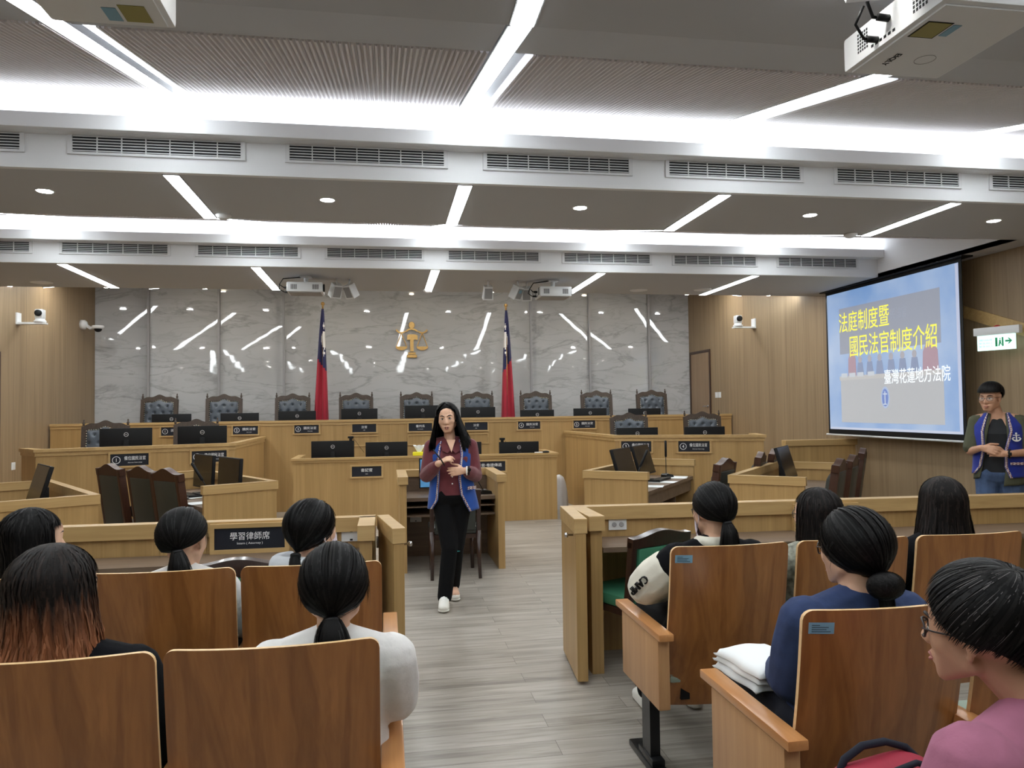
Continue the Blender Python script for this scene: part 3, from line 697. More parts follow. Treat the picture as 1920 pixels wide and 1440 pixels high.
# witness stand
t = thing('witness_stand', 'oak witness stand behind the speaking woman, open at the front', 'desk', (0, 0, 0))
MB().box(.12, 7.27, 0, .185, 8.15, .84).build('side_panel', M['oak'], t); MB().box(1.065, 7.27, 0, 1.13, 8.15, .84).build('side_panel', M['oak'], t)
MB().box(.185, 8.09, 0, 1.065, 8.15, .84).build('back_panel', M['desk'], t)
MB().box(.10, 7.25, .84, .20, 8.17, .915, .004).box(1.05, 7.25, .84, 1.15, 8.17, .915, .004).box(.20, 8.07, .84, 1.05, 8.17, .915, .004).build('cap_rail', M['oak_h'], t)
MB().box(.186, 7.45, .655, 1.064, 8.09, .69).build('desktop', M['desk'], t)
for x0, x1 in ((.186, .50), (.80, 1.064)):
    MB().box(x0, 7.47, .50, x1, 8.05, .515).box(x0, 7.47, .59, x1, 8.05, .602).build('shelf', M['desk'], t)
# barrier rails between court and public
def barrier(label, pts, top, lab_end):
    t = thing('barrier_desk', label, 'barrier', (0, 0, 0))
    ribbon_wall(MB(), pts, 0, top - .085, 0, .05).build('panel', M['oak'], t)
    mb = MB(); ribbon_wall(mb, pts, top - .085, top, -.02, .075); mb.build('cap_rail', M['oak_h'], t)
    return t
bl = barrier('oak barrier with a shelf on the left of the aisle, dark attorney plate on it', [(-4.8, 4.82), (-.07, 4.74)][::-1], .91, 0)
MB().plan([(-4.8, 4.74), (-4.8, 4.40), (-.16, 4.36), (-.16, 4.68)], .695, .725).build('shelf', M['desk'], bl)
MB().plan([(-.155, 4.68), (-.155, 4.34), (-.085, 4.34), (-.085, 4.68)], 0, .825).build('end_panel', M['oak'], bl)
MB().plan([(-.165, 4.70), (-.165, 4.32), (-.07, 4.32), (-.07, 4.70)], .825, .91).build('end_rail', M['oak_h'], bl)
MB().box(-.155, 4.735, 0, -.07, 4.79, .825).build('post', M['oak'], bl)
br_ = barrier('oak barrier with a shelf right of the aisle, before the standing man', [(5.8, 4.50), (1.16, 4.77)], .92, 0)
MB().plan([(1.26, 4.70), (1.26, 4.33), (5.7, 4.07), (5.7, 4.46)], .695, .725).build('shelf', M['desk'], br_)
MB().plan([(1.175, 4.72), (1.175, 4.30), (1.245, 4.30), (1.245, 4.72)], 0, .835).build('end_panel', M['oak'], br_)
MB().plan([(1.16, 4.70), (1.16, 4.27), (1.255, 4.27), (1.255, 4.70)], .835, .92).build('end_rail', M['oak_h'], br_)
def barrier_plate(label, loc, rz, body, sub):
    t = thing('nameplate', label, 'nameplate', loc, rz, 'nameplates on the barriers')
    w, h, b = .40, .125, .025
    f = MB(); f.box(-w / 2 - b, -.02, -h / 2 - b, w / 2 + b, .028, -h / 2).box(-w / 2 - b, -.02, h / 2, w / 2 + b, .028, h / 2 + b).box(-w / 2 - b, -.02, -h / 2, -w / 2, .028, h / 2).box(w / 2, -.02, -h / 2, w / 2 + b, .028, h / 2)
    f.build('frame', M['oak_h'], t); MB().box(-w / 2, -.01, -h / 2, w / 2, .028, h / 2).build('panel', M['plate'], t)
    if body: lettering(body, .05, t, (0, -.0105, .014), width=.225, bold=.001); lettering(sub, .018, t, (0, -.0105, -.03), width=.145)
zt = math.atan2(.08, -4.73)
barrier_plate('dark plate 學習律師席 Intern Attorney on the left barrier', (-.80, 4.672, .812), math.atan2(-.08, 4.73), '學習律師席', 'Intern ( Attorney )')
barrier_plate('dark framed plate on the right barrier, mostly hidden by heads', (2.86, 4.593, .812), math.atan2(-.27, 4.64), None, None)
# swing gates, both standing open towards the viewer
def gate(label, loc, rz, h, sgn):
    t = thing('swing_gate', label, 'gate', loc, rz)
    MB().box(-.03, -.56, .02, .03, 0, h - .085, .003).build('panel', M['oak'], t)
    MB().box(-.037, -.565, h - .085, .037, .005, h, .004).build('cap_rail', M['oak_h'], t)
    MB().lathe([(.006, 0), (.006, .03), (.014, .03), (.014, .045), (.004, .05)], 12, Matrix.Translation((.035 * sgn, -.50, h - .10)) @ Matrix.Rotation(PI / 2 * sgn, 4, 'Y')).build('latch', M['silver'], t, True)
    m = MB()
    for z in (.15, h - .2): m.tube([(-.033 * sgn, .0, z), (-.033 * sgn, .0, z + .07)], .009, 8)
    m.build('hinge', M['silver'], t, True)
    return t
gate('open oak swing gate on the right edge of the aisle', (1.125, 4.70, 0), math.radians(-5), .93, -1)
gate('open oak swing gate on the left edge of the aisle', (-.025, 4.74, 0), math.radians(9), .91, 1)
# wall and desk sockets
def plate(name, label, cat, loc, rz, w, h, kind):
    t = thing(name, label, cat, loc, rz)
    MB().box(-w / 2, -.008, -h / 2, w / 2, 0, h / 2, .002).build('cover', M['plastic'], t)
    m = MB()
    if kind == 'socket':
        for sx in (-.2, .2): m.lathe([(h * .22, 0), (h * .22, .006), (h * .18, .008)], 16, Matrix.Translation((w * sx, -.008, 0)) @ Matrix.Rotation(PI / 2, 4, 'X'))
        m.build('socket_cup', M['plasticgrey'], t)
    elif kind == 'usb':
        m.box(-.008, -.01, h * .28, .008, -.008, h * .42).box(-.008, -.01, -h * .42, .008, -.008, -h * .28); m.build('port', M['black'], t)
    else:
        m.box(-w * .3, -.013, -h * .3, w * .3, -.008, h * .3); m.build('rocker', M['plastic'], t)
    return t
plate('power_socket', 'white double socket on the right barrier above its shelf', 'socket', (1.465, 4.700, .80), -.058, .118, .07, 'socket')
plate('power_socket', 'white square socket on the end panel of the right barrier', 'socket', (1.249, 4.53, .81), PI / 2, .09, .075, 'socket')
plate('data_socket', 'white data socket on the left barrier beside its end post', 'socket', (-.215, 4.691, .80), -.017, .118, .072, 'usb')
plate('data_socket', 'white data socket on the left barrier beside the masked head', 'socket', (-.335, 4.693, .80), -.017, .07, .072, 'usb')
plate('light_switch', 'left white switch of the pair beside the door in the right wall', 'switch', (XR, 12.70, 1.74), -PI / 2, .10, .10, 'rocker')
plate('light_switch', 'right white switch of the pair beside the door in the right wall', 'switch', (XR, 12.57, 1.74), -PI / 2, .10, .10, 'rocker')
plate('light_switch', 'white switch low on the left wood wall', 'switch', (XL, 11.05, .87), PI / 2, .10, .10, 'rocker')
plate('power_socket', 'grey socket inside the witness stand behind the chair', 'socket', (.30, 8.088, .40), 0, .12, .075, 'usb')

# ================================================================== CHAIRS
def make_judge_chair():
    t = thing('judge_chair', '', 'chair')
    # carved frame: posts, arched crest, inner opening
    def crest(x): u = abs(x) / .29; return 1.30 + .055 * (math.cos(u * PI) * .5 + .5) + .012 * math.cos(u * 3 * PI)
    out = [(-.29, .42), (.29, .42)] + [(.29 - .58 * i / 24, crest(.29 - .58 * i / 24)) for i in range(25)]
    inn = [(-.235, .50), (.235, .50)] + [(.235 - .47 * i / 24, crest(.235 - .47 * i / 24) - .075) for i in range(25)]
    T = Matrix.Translation((0, .30, .42)) @ Matrix.Rotation(math.radians(-6), 4, 'X') @ Matrix.Translation((0, 0, -.42))
    m = MB()
    n = len(out)
    for a, b in ((-.03, .03),):
        vo0 = [m.bm.verts.new(T @ V((p[0], a, p[1]))) for p in out]; vi0 = [m.bm.verts.new(T @ V((p[0], a, p[1]))) for p in inn]
        vo1 = [m.bm.verts.new(T @ V((p[0], b, p[1]))) for p in out]; vi1 = [m.bm.verts.new(T @ V((p[0], b, p[1]))) for p in inn]
        for i in range(n):
            j = (i + 1) % n
            for q in ([vo0[i], vo0[j], vi0[j], vi0[i]], [vo1[j], vo1[i], vi1[i], vi1[j]], [vo0[j], vo0[i], vo1[i], vo1[j]], [vi0[i], vi0[j], vi1[j], vi1[i]]): m.bm.faces.new(q)
    m.build('back_frame', M['carved'], t, auto=True)
    for sx in (-.27, .27):
        MB().lathe([(.018, 1.30), (.012, 1.315), (.02, 1.33), (.012, 1.345), (.008, 1.36), (.012, 1.37), (.003, 1.385)], 10, T @ Matrix.Translation((sx, 0, 0))).build('finial', M['carved'], t, True)
    tuf = [(x, z) for r, z in enumerate((1.17, 1.06, .95, .84, .73)) for x in ([-.13, 0, .13] if r % 2 == 0 else [-.195, -.065, .065, .195])]
    def cush(u, v):
        x = -.232 + .464 * u; top = crest(x) - .078; z = .505 + (top - .505) * v
        e = min(u, 1 - u, v, 1 - v); puff = .045 * min(1, e / .12) ** .5
        for tx, tz in tuf:
            d = ((x - tx) ** 2 + (z - tz) ** 2) ** .5
            puff -= .030 * math.exp(-(d / .022) ** 2)
        return T @ V((x, -.012 - puff, z))
    m = MB().grid(cush, 44, 60); m.build('back_cushion', M['tuft'], t, True)
    m = MB()
    for tx, tz in tuf: m.ell(T @ V((tx, -.028, tz)), .011, None, 8, 6)
    m.build('tuft_buttons', M['chairleather'], t, True)
    m = MB()
    for i in range(17):
        x = -.225 + .45 * i / 16; m.ell(T @ V((x, -.033, crest(x) - .088)), .0085, None, 8, 6)
    for s in (-1, 1):
        for i in range(22): m.ell(T @ V((.226 * s, -.033, .53 + i * .033)), .0085, None, 8, 6)
    m.build('nail_heads', M['stud'], t, True)
    MB().box(-.25, .004, .5, .25, .016, 1.26, 0, T).build('back_panel', M['carved'], t)
    MB().box(-.28, -.26, .40, .28, .28, .50, .03).build('seat', M['tuft'], t, auto=True)
    for sx in (-.27, .27):
        MB().tube([(sx, -.22, .42), (sx, -.24, .62), (sx, -.16, .66), (sx, .1, .67), (sx, .27, .70)], .022, 8).build('armrest', M['carved'], t, True)
        for y, r in ((-.22, .024), (.28, .026)):
            MB().tube([(sx, y, .40), (sx, y, .2), (sx, y, 0)], [.03, r, .018], 8).build('leg', M['carved'], t, True)
    return t
jc = make_judge_chair(); jc_used = [False]
ORDN = ['first', 'second', 'third', 'fourth', 'fifth', 'sixth', 'seventh', 'eighth', 'ninth']
def place(proto, flag, loc, rz, label, group):
    if not flag[0]:
        flag[0] = True; proto.location = loc; proto.rotation_euler = (0, 0, rz); tag(proto, label, proto['category'], group); return proto
    return dup(proto, loc, rz, label, group)
for i, x in enumerate((-3.70, -2.66, -1.58, -.505, .525, 1.585, 2.66, 3.75, 4.805)):
    place(jc, jc_used, (x, 12.92 + .12 * abs(i - 4) / 4 * (-1), .492), math.radians((-3, 2, -2, 1, 0, -1, 2, -2, 1)[i]), f'carved high-backed chair with tufted blue-grey back, {ORDN[i]} from the left along the marble wall', 'judge chairs along the marble wall')
for x, y, rz, lab in ((-3.69, 10.55, .12, 'carved tufted chair behind the left side bench, outer one'), (-2.55, 10.6, .1, 'carved tufted chair behind the left side bench, inner one'), (3.6, 10.6, -.08, 'carved tufted chair behind the right side bench, inner one'), (4.77, 10.6, -.1, 'carved tufted chair behind the right side bench, in front of the door')):
    place(jc, jc_used, (x, y, .102), rz, lab, 'chairs behind the side benches')

def make_counsel_chair():
    """seen from behind: back leather panel in a reddish frame with an arched crest; faces +y"""
    t = thing('counsel_chair', '', 'chair')
    T = Matrix.Translation((0, -.22, .44)) @ Matrix.Rotation(math.radians(8), 4, 'X') @ Matrix.Translation((0, 0, -.44))
    def crest(x): u = abs(x) / .235; return 1.055 + .05 * (math.cos(min(1, u * 1.25) * PI) * .5 + .5)
    for s in (-1, 1):
        MB().box(.2 * s - .022, -.035, .36, .2 * s + .022, .035, 1.05, .006, T).build('back_post', M['chairwood'], t, auto=True)
    MB().prism([(-.235, .985), (.235, .985)] + [(.235 - .47 * i / 20, crest(.235 - .47 * i / 20)) for i in range(21)], -.03, .03, T).build('crest_rail', M['chairwood'], t, auto=True)
    MB().box(-.178, -.036, .46, .178, -.012, .985, .008, T).build('back_panel', M['chairleather'], t, auto=True)
    def cush(u, v):
        e = min(u, 1 - u, v, 1 - v); return T @ V((-.176 + .352 * u, .012 + .07 * min(1, e / .18) ** .5, .47 + .52 * v))
    MB().grid(cush, 14, 18).build('back_cushion', M['chairleather'], t, True)
    MB().box(-.235, -.22, .38, .235, .26, .47, .03).build('seat', M['chairleather'], t, auto=True)
    for s in (-1, 1):
        for y in (-.2, .22): MB().tube([(.2 * s, y, .39), (.2 * s, y, .0)], [.024, .017], 8).build('leg', M['chairwood'], t, True)
    return t
cc = make_counsel_chair(); cc_used = [False]
GL = 'dark high-backed chairs at the counsel desks'
for x, y, rz, lab in ((-2.50, 8.28, -45, 'dark leather high-backed chair, leftmost of the three left of the aisle'), (-2.07, 7.83, -45, 'dark leather high-backed chair, middle of the three left of the aisle'), (-1.74, 7.43, -45, 'dark leather high-backed chair nearest the left counsel desk papers'),
                      (2.94, 6.91, 45, 'dark leather high-backed chair between the right counsel desk and the wall desk'), (3.66, 7.62, 55, 'dark leather high-backed chair behind the wall desk monitor, left one'), (4.05, 8.06, 55, 'dark leather high-backed chair behind the wall desk monitor, right one'),
                      (3.84, 6.48, 48, 'dark leather high-backed chair at the wall desk, nearest the viewer'), (4.25, 6.90, 48, 'dark leather high-backed chair at the wall desk, middle one'), (5.0, 7.84, 52, 'dark leather high-backed chair at the wall desk, nearest the screen')):
    place(cc, cc_used, (x, y, 0), math.radians(rz), lab, GL).scale = (1, 1, .965)

def make_side_chair(seatm, backm, woodm, name, cat='chair'):
    """armless dining-type chair, faces +y"""
    t = thing(name, '', cat)
    T = Matrix.Translation((0, -.20, .43)) @ Matrix.Rotation(math.radians(7), 4, 'X') @ Matrix.Translation((0, 0, -.43))
    for s in (-1, 1):
        MB().box(.215 * s - .02, -.022, .40, .215 * s + .02, .022, .80, .008, T).build('back_post', woodm, t, auto=True)
        MB().tube([(.215 * s, -.205, .43), (.215 * s, -.23, .2), (.22 * s, -.27, 0)], [.024, .02, .016], 8).build('leg', woodm, t, True)
        MB().tube([(.2 * s, .2, .40), (.2 * s, .2, 0)], [.024, .017], 8).build('leg', woodm, t, True)
    def cr(x): u = abs(x) / .235; return .815 + .032 * (math.cos(min(1, u * 1.1) * PI) * .5 + .5)
    MB().prism([(-.235, .76), (.235, .76)] + [(.235 - .47 * i / 20, cr(.235 - .47 * i / 20)) for i in range(21)], -.024, .024, T).build('crest_rail', woodm, t, auto=True)
    MB().box(-.185, -.03, .44, .185, .035, .755, .012, T).build('back_panel', backm, t, auto=True)
    MB().box(-.23, -.21, .40, .23, .22, .47, .025).build('seat', seatm, t, auto=True)
    MB().box(-.225, -.205, .36, .225, .215, .40).build('seat_frame', woodm, t)
    return t
gc = make_side_chair(M['green'], M['green'], M['darkwood'], 'green_chair'); gc_used = [False]
for x, y, lab in ((1.46, 4.42, 'green-backed dark wooden chair at the right barrier, beside the open gate'), (2.5, 4.05, 'green-backed dark wooden chair at the right barrier, between two long-haired heads'), (3.86, 4.02, 'green-backed dark wooden chair at the far right of the right barrier'),
                  (-.72, 4.12, 'green-backed dark wooden chair under the attorney plate on the left barrier'), (-2.0, 4.15, 'green-backed dark wooden chair at the far left of the left barrier')):
    place(gc, gc_used, (x, y, 0), math.radians(25 if x == 1.46 else 0), lab, 'green chairs along the barriers')
wc = make_side_chair(M['chairleather'], M['chairleather'], M['darkwood'], 'witness_chair')
tag(wc, 'dark wooden chair with a grey back behind the legs of the speaking woman', 'chair'); wc.location = (.62, 7.18, 0)

# ================================================================== AUDITORIUM SEATS
def make_seat(sticker=False):
    t = thing('auditorium_seat', '', 'seat')
    Z0, Z1, HW = .27, .975, .263
    def P(u, v, off):
        x = u * HW
        r = .03; dx = max(0, abs(x) - (HW - r)); cz = r - math.sqrt(max(0, r * r - dx * dx))
        z = Z0 + cz + (Z1 - Z0 - 2 * cz) * v
        y = .155 * (Z1 - z) / (Z1 - Z0) + .036 * u * u - .018 * math.sin(v * PI)
        return V((x, y + off, z))
    m = MB(); NU, NV, TH = 28, 14, .014
    us = [-1 + 2 * i / NU for i in range(NU + 1)]
    us = sorted(set(us + [-.99, -.97, -.95, -.91, .91, .95, .97, .99])); NU = len(us) - 1
    F = [[m.bm.verts.new(P(u, j / NV, 0)) for j in range(NV + 1)] for u in us]
    Bk = [[m.bm.verts.new(P(u, j / NV, TH)) for j in range(NV + 1)] for u in us]
    for i in range(NU):
        for j in range(NV):
            m.bm.faces.new([F[i][j], F[i + 1][j], F[i + 1][j + 1], F[i][j + 1]]); m.bm.faces.new([Bk[i][j + 1], Bk[i + 1][j + 1], Bk[i + 1][j], Bk[i][j]])
    rim = [F[i][0] for i in range(NU + 1)] + F[NU][1:] + [F[i][NV] for i in range(NU - 1, -1, -1)] + F[0][NV - 1:0:-1]
    rb = [Bk[i][0] for i in range(NU + 1)] + Bk[NU][1:] + [Bk[i][NV] for i in range(NU - 1, -1, -1)] + Bk[0][NV - 1:0:-1]
    for i in range(len(rim)):
        f = m.bm.faces.new([rim[i], rb[i], rb[(i + 1) % len(rim)], rim[(i + 1) % len(rim)]]); f.material_index = 1
    m.build('back_shell', [M['ply'], M['ply_edge']], t, auto=True)
    def cf(u, v):
        e = min(u, 1 - u, v, 1 - v); q = P(-.96 + 1.92 * u, .16 + .80 * v, TH); return q + V((0, .002 + .055 * min(1, e / .10) ** .5, 0))
    MB().grid(cf, 20, 16).build('back_cushion', M['sage'], t, True)
    def sf(u, v):
        e = min(u, 1 - u, v, 1 - v); return V((-.24 + .48 * u, .14 + .46 * v, .41 + .05 * min(1, e / .10) ** .5))
    m = MB().grid(sf, 18, 16); m.box(-.24, .14, .375, .24, .60, .41, .012); m.build('seat_cushion', M['sage'], t, auto=True)
    m = MB(); m.box(-.19, .15, .30, -.15, .45, .375).box(.15, .15, .30, .19, .45, .375).box(-.19, .22, .26, .19, .28, .30); m.build('under_frame', M['metalblack'], t)
    return t
def arm_unit(parent_label, loc, aisle, group='armrests between the auditorium seats'):
    t = thing('seat_armrest', parent_label, 'armrest', loc, 0, group)
    MB().box(-.032, 0, .592, .032, .60, .622, .006).build('arm_pad', M['arm'], t, auto=True)
    MB().box(-.026, .035, .30, .026, .52, .588, .008).build('side_panel', M['side'], t, auto=True)
    MB().box(-.022, .16, .03, .022, .26, .30).build('pedestal', M['metalblack'], t)
    m = MB(); m.box(-.035, -.02, 0, .035, .42, .03, .01).box(-.03, .12, .03, .03, .30, .06, .008); m.build('foot', M['metalblack'], t, auto=True)
    return t
st0 = make_seat(); st_used = [False]
ROWS = [('front', 2.95), ('second', 1.95)]
SEATS = []
seat_names = {('R', 0, 0): 'with a blue sticker, behind the black and cream jacket', ('R', 0, 1): 'second in the right front row, partly behind the bun-haired head', ('R', 0, 2): 'behind the long brown hair at the right edge', ('R', 1, 0): 'behind the navy shirt, blue sticker at its corner', ('R', 1, 1): 'behind the older woman in rose, second row', ('R', 2, 0): 'holding the older woman in rose',
              ('L', 0, 0): 'in the front row left of the aisle, behind the grey hoodie', ('L', 0, 1): 'in the front row between the ponytail head and the brown dyed head', ('L', 0, 2): 'in the front row at the left edge of the picture', ('L', 1, 0): 'nearest the viewer left of the aisle, behind the white blouse', ('L', 1, 1): 'in the bottom left corner behind the brown dyed hair'}
XS_R = [1.425, 1.995, 2.565]; XS_L = [-.285, -.83, -1.385]
for side, xs, rows in (('R', XS_R, ((0, 2.95, 3), (1, 1.95, 2), (2, .95, 1))), ('L', XS_L, ((0, 2.95, 3), (1, 1.95, 2)))):
    for r, y, n in rows:
        for i in range(n):
            s = place(st0, st_used, (xs[i], y, 0), 0, 'plywood auditorium seat ' + seat_names[(side, r, i)], 'plywood auditorium seats')
            SEATS.append((side, r, i, s))
def shellpt(x, z, off):
    u = x / .263; v = (z - .27) / .705
    return V((x, .155 * (1 - v) + .036 * u * u - .018 * math.sin(v * PI) + off, z))
for side, r, i, s in SEATS:
    if side == 'R' and i == 0 and r < 2:
        MB().grid(lambda u, v: shellpt(-.248 + .07 * u, .907 + .033 * v, -.0012), 6, 3).build('sticker', M['sticker'], s)
        m = MB()
        for j, ww in enumerate((.022, .046, .04, .052)): m.grid(lambda u, v: shellpt(-.240 + ww * u, .931 - j * .0062 + .0022 * v, -.0024), 6, 1)
        m.build('printed_lines', M['stickerink'], s)
hand = {'R': 1, 'L': -1}
for side, xs, rows in (('R', XS_R, ((0, 2.95, 3), (1, 1.95, 2))), ('L', XS_L, ((0, 2.95, 3), (1, 1.95, 2)))):
    for r, y, n in rows:
        rn = ['front row', 'second row'][r]
        h = hand[side]
        sd = {'R': 'right', 'L': 'left'}[side]
        arm_unit(f'beech aisle armrest with side panel, {rn} on the {sd} of the aisle', (xs[0] - h * .30 - (0 if side == 'R' else .005), y + .015, 0), True)
        for i in range(n - 1):
            arm_unit(f'beech armrest between the {["first", "second"][i]} and {["second", "third"][i]} seat from the aisle, {rn} on the {sd}', ((xs[i] + xs[i + 1]) / 2, y + .03, 0), False)

# ================================================================== MONITORS, MICROPHONES, PAPERS
def make_monitor():
    """screen faces +y (towards the sitter), logo side faces -y; origin on the desk"""
    t = thing('monitor', '', 'monitor')
    MB().box(-.29, -.018, .10, .29, .012, .445, .006).build('housing', M['black'], t, auto=True)
    MB().box(-.278, .0121, .115, .278, .0135, .435).build('display', M['screenglass'], t)
    m = MB(); ring_mesh(m, 0, -.0195, -.018, .365, .026, .0215); o = m.build('logo_ring', M['logo'], t)
    o2 = link_mesh('logo_lettering', text_mesh('DELL', .016, .034, .0006, M['logo']), o); o2.location = (0, -.0186, .365)
    MB().box(-.03, -.05, .02, .03, -.02, .30, .006).build('stand_neck', M['black'], t, auto=True)
    MB().box(-.12, -.10, 0, .12, .09, .014, .004).build('stand_base', M['black'], t, auto=True)
    return t
mo = make_monitor(); mo_used = [False]
def monitor(x, y, z, rz, lab, tilt=0.0, group='black monitors on the benches'):
    o = place(mo, mo_used, (x, y, z), rz, lab, group)
    return o
for i, (x, top) in enumerate(((-3.30, 1.535), (-2.285, 1.535), (-1.405, 1.555), (-.43, 1.58), (.59, 1.62), (1.505, 1.58), (2.51, 1.52), (3.43, 1.535), (4.40, 1.52))):
    monitor(x, 12.45, top - .445, 0, f'black monitor on the judges bench, {ORDN[i]} from the left')
monitor(-3.16, 9.93, 1.375 - .445, math.radians(14), 'large black monitor on the left side bench, outer one')
monitor(-2.29, 10.02, 1.385 - .445, math.radians(6), 'large black monitor on the left side bench, inner one')
monitor(3.40, 9.93, 1.265 - .445, math.radians(-3), 'black monitor low behind the right side bench, inner one')
monitor(4.39, 9.95, 1.26 - .445, math.radians(-3), 'black monitor low behind the right side bench, beside its end')
monitor(-.735, 10.72, 1.135 - .445, 0, 'black monitor on the clerk bench, leftmost')
monitor(0, 10.72, 1.105 - .445, 0, 'black monitor on the clerk bench beside the yellow tissue pack')
monitor(1.05, 10.72, 1.08 - .445, 0, 'black monitor on the clerk bench, mostly behind the speaking woman')
monitor(1.885, 10.72, 1.07 - .445, 0, 'black monitor on the clerk bench, rightmost')
# monitors on the counsel desks face the sitters; built with a tilted head
def make_desk_monitor(tilt=16):
    t = thing('monitor', '', 'monitor')
    T = Matrix.Translation((0, 0, .22)) @ Matrix.Rotation(math.radians(tilt), 4, 'X')
    MB().box(-.28, -.02, -.16, .28, .012, .18, .006, T).build('housing', M['black'], t, auto=True)
    MB().box(-.268, .0121, -.145, .268, .0135, .17, 0, T).build('display', M['screenglass'], t)
    MB().box(-.03, -.075, .012, .03, -.03, .20, .006).build('stand_neck', M['black'], t, auto=True)
    MB().box(-.11, -.11, 0, .11, .08, .014, .004).build('stand_base', M['black'], t, auto=True)
    return t
dm = make_desk_monitor(); dm_used = [False]; dm2 = make_desk_monitor(3); dm2_used = [False]
oR, oL, oRR, oLL = (1.955, 7.36), (-1.0, 7.2), (3.09, 6.48), (-2.25, 6.43)
for o, rz, mir, y, lab in ((oR, rzR, False, .52, 'black tilted monitor on the right counsel desk, nearer one'), (oR, rzR, False, 1.18, 'black tilted monitor on the right counsel desk, farther one beside the standing microphone'),
                           (oL, rzL, True, .50, 'black upright monitor on the left counsel desk, nearer one behind a microphone'), (oL, rzL, True, 1.22, 'black monitor on the left counsel desk, farther one in front of plate two'),
                           (oRR, math.radians(-41), False, 1.25, 'black tilted monitor seen edge-on on the desk nearest the right wall'), (oLL, math.radians(32), True, .95, 'black tilted monitor on the desk at the far left edge')):
    p = on_desk(o, rz, mir, .25, y)
    place(dm2 if o is oL else dm, dm2_used if o is oL else dm_used, p, rz + (PI / 2 if mir else -PI / 2), lab, 'black monitors on the counsel desks')
def make_mic():
    t = thing('gooseneck_microphone', '', 'microphone')
    MB().prism([(-.06, 0), (.06, 0), (.05, .03), (-.04, .045), (-.06, .03)], -.045, .045).build('base', M['metalblack'], t)
    MB().box(-.02, -.02, .032, .0, .02, .046).build('button', M['plasticgrey'], t)
    MB().tube([(-.02, 0, .03), (-.02, 0, .16), (-.02, 0, .24)], .0045, 8).build('gooseneck', M['metalblack'], t, True)
    MB().tube([(-.02, 0, .235), (-.02, 0, .245), (-.02, 0, .42), (-.02, 0, .428)], [.008, .0135, .0135, .007], 12).build('capsule', M['black'], t, True)
    return t
mc = make_mic(); mc_used = [False]
def bent(o, ax, ang):                             # lean the whole microphone arm by sharing no mesh: separate bent copy
    for c in o.children:
        if c.name.split('.')[0] in ('gooseneck', 'capsule'):
            c.location = (0, 0, 0); c.matrix_parent_inverse = Matrix.Identity(4)
            c.rotation_euler = (0, 0, 0)
            R = Matrix.Translation((-.02, 0, .03)) @ Matrix.Rotation(ang, 4, ax) @ Matrix.Translation((.02, 0, -.03))
            c.matrix_local = R
    return o
p = on_desk(oR, rzR, False, .40, 1.60); place(mc, mc_used, p, .4, 'upright gooseneck microphone on the right counsel desk, far end', 'gooseneck microphones')
p = on_desk(oR, rzR, False, .40, .36); bent(place(mc, mc_used, p, .2, 'leaning gooseneck microphone in front of the nearer monitor on the right counsel desk', 'gooseneck microphones'), 'Y', math.radians(28))
p = on_desk(oL, rzL, True, .42, .36); bent(place(mc, mc_used, p, -.2, 'leaning gooseneck microphone in front of the nearer monitor on the left counsel desk', 'gooseneck microphones'), 'Y', math.radians(-32))
bent(place(mc, mc_used, (.99, 7.62, .69), .1, 'gooseneck microphone bent left on the witness stand beside the speaking woman', 'gooseneck microphones'), 'Y', math.radians(-30))
def paper(label, p, rz, w=.21, l=.297, curl=0.0):
    def f(u, v): return V((-w / 2 + w * u, -l / 2 + l * v, .001 + curl * max(0, v - .6) ** 2 * 2.5))
    o = MB().grid(f, 4, 10).build('paper_sheet', M['paper'], None, True, .001); o.location = p; o.rotation_euler = (0, 0, rz)
    tag(o, label, 'paper', 'papers on the counsel desks'); return o
paper('white papers at the far end of the right counsel desk by the microphone', on_desk(oR, rzR, False, .52, 1.62, .726), rzR + .2)
paper('flat white papers in the middle of the right counsel desk', on_desk(oR, rzR, False, .50, 1.05, .726), rzR + PI / 2)
paper('white papers with a lifted corner at the near end of the right counsel desk', on_desk(oR, rzR, False, .50, .55, .726), rzR + PI / 2 + .2, curl=.05 * 4)
paper('flat white papers at the near end of the left counsel desk', on_desk(oL, rzL, True, .50, .45, .726), rzL + PI / 2)
paper('curled white papers in the middle of the left counsel desk', on_desk(oL, rzL, True, .50, .95, .726), rzL + PI / 2 + .4, curl=.25)
def keyboard(label, p, rz):
    t = thing('keyboard', label, 'keyboard', p, rz)
    MB().prism([(-.07, 0), (.07, 0), (.07, .012), (-.07, .025)], -.22, .22).build('body', M['black'], t)
    m = MB()
    for i in range(5):
        for j in range(15): m.box(-.06 + i * .024, -.21 + j * .028, .016, -.042 + i * .024, -.187 + j * .028, .024 - i * .002)
    m.build('keys', M['metalblack'], t)
keyboard('black keyboard before the farther monitor on the left counsel desk', on_desk(oL, rzL, True, .42, 1.15, .726), rzL)
keyboard('black keyboard before the farther monitor on the right counsel desk', on_desk(oR, rzR, False, .42, 1.2, .726), rzR + PI)
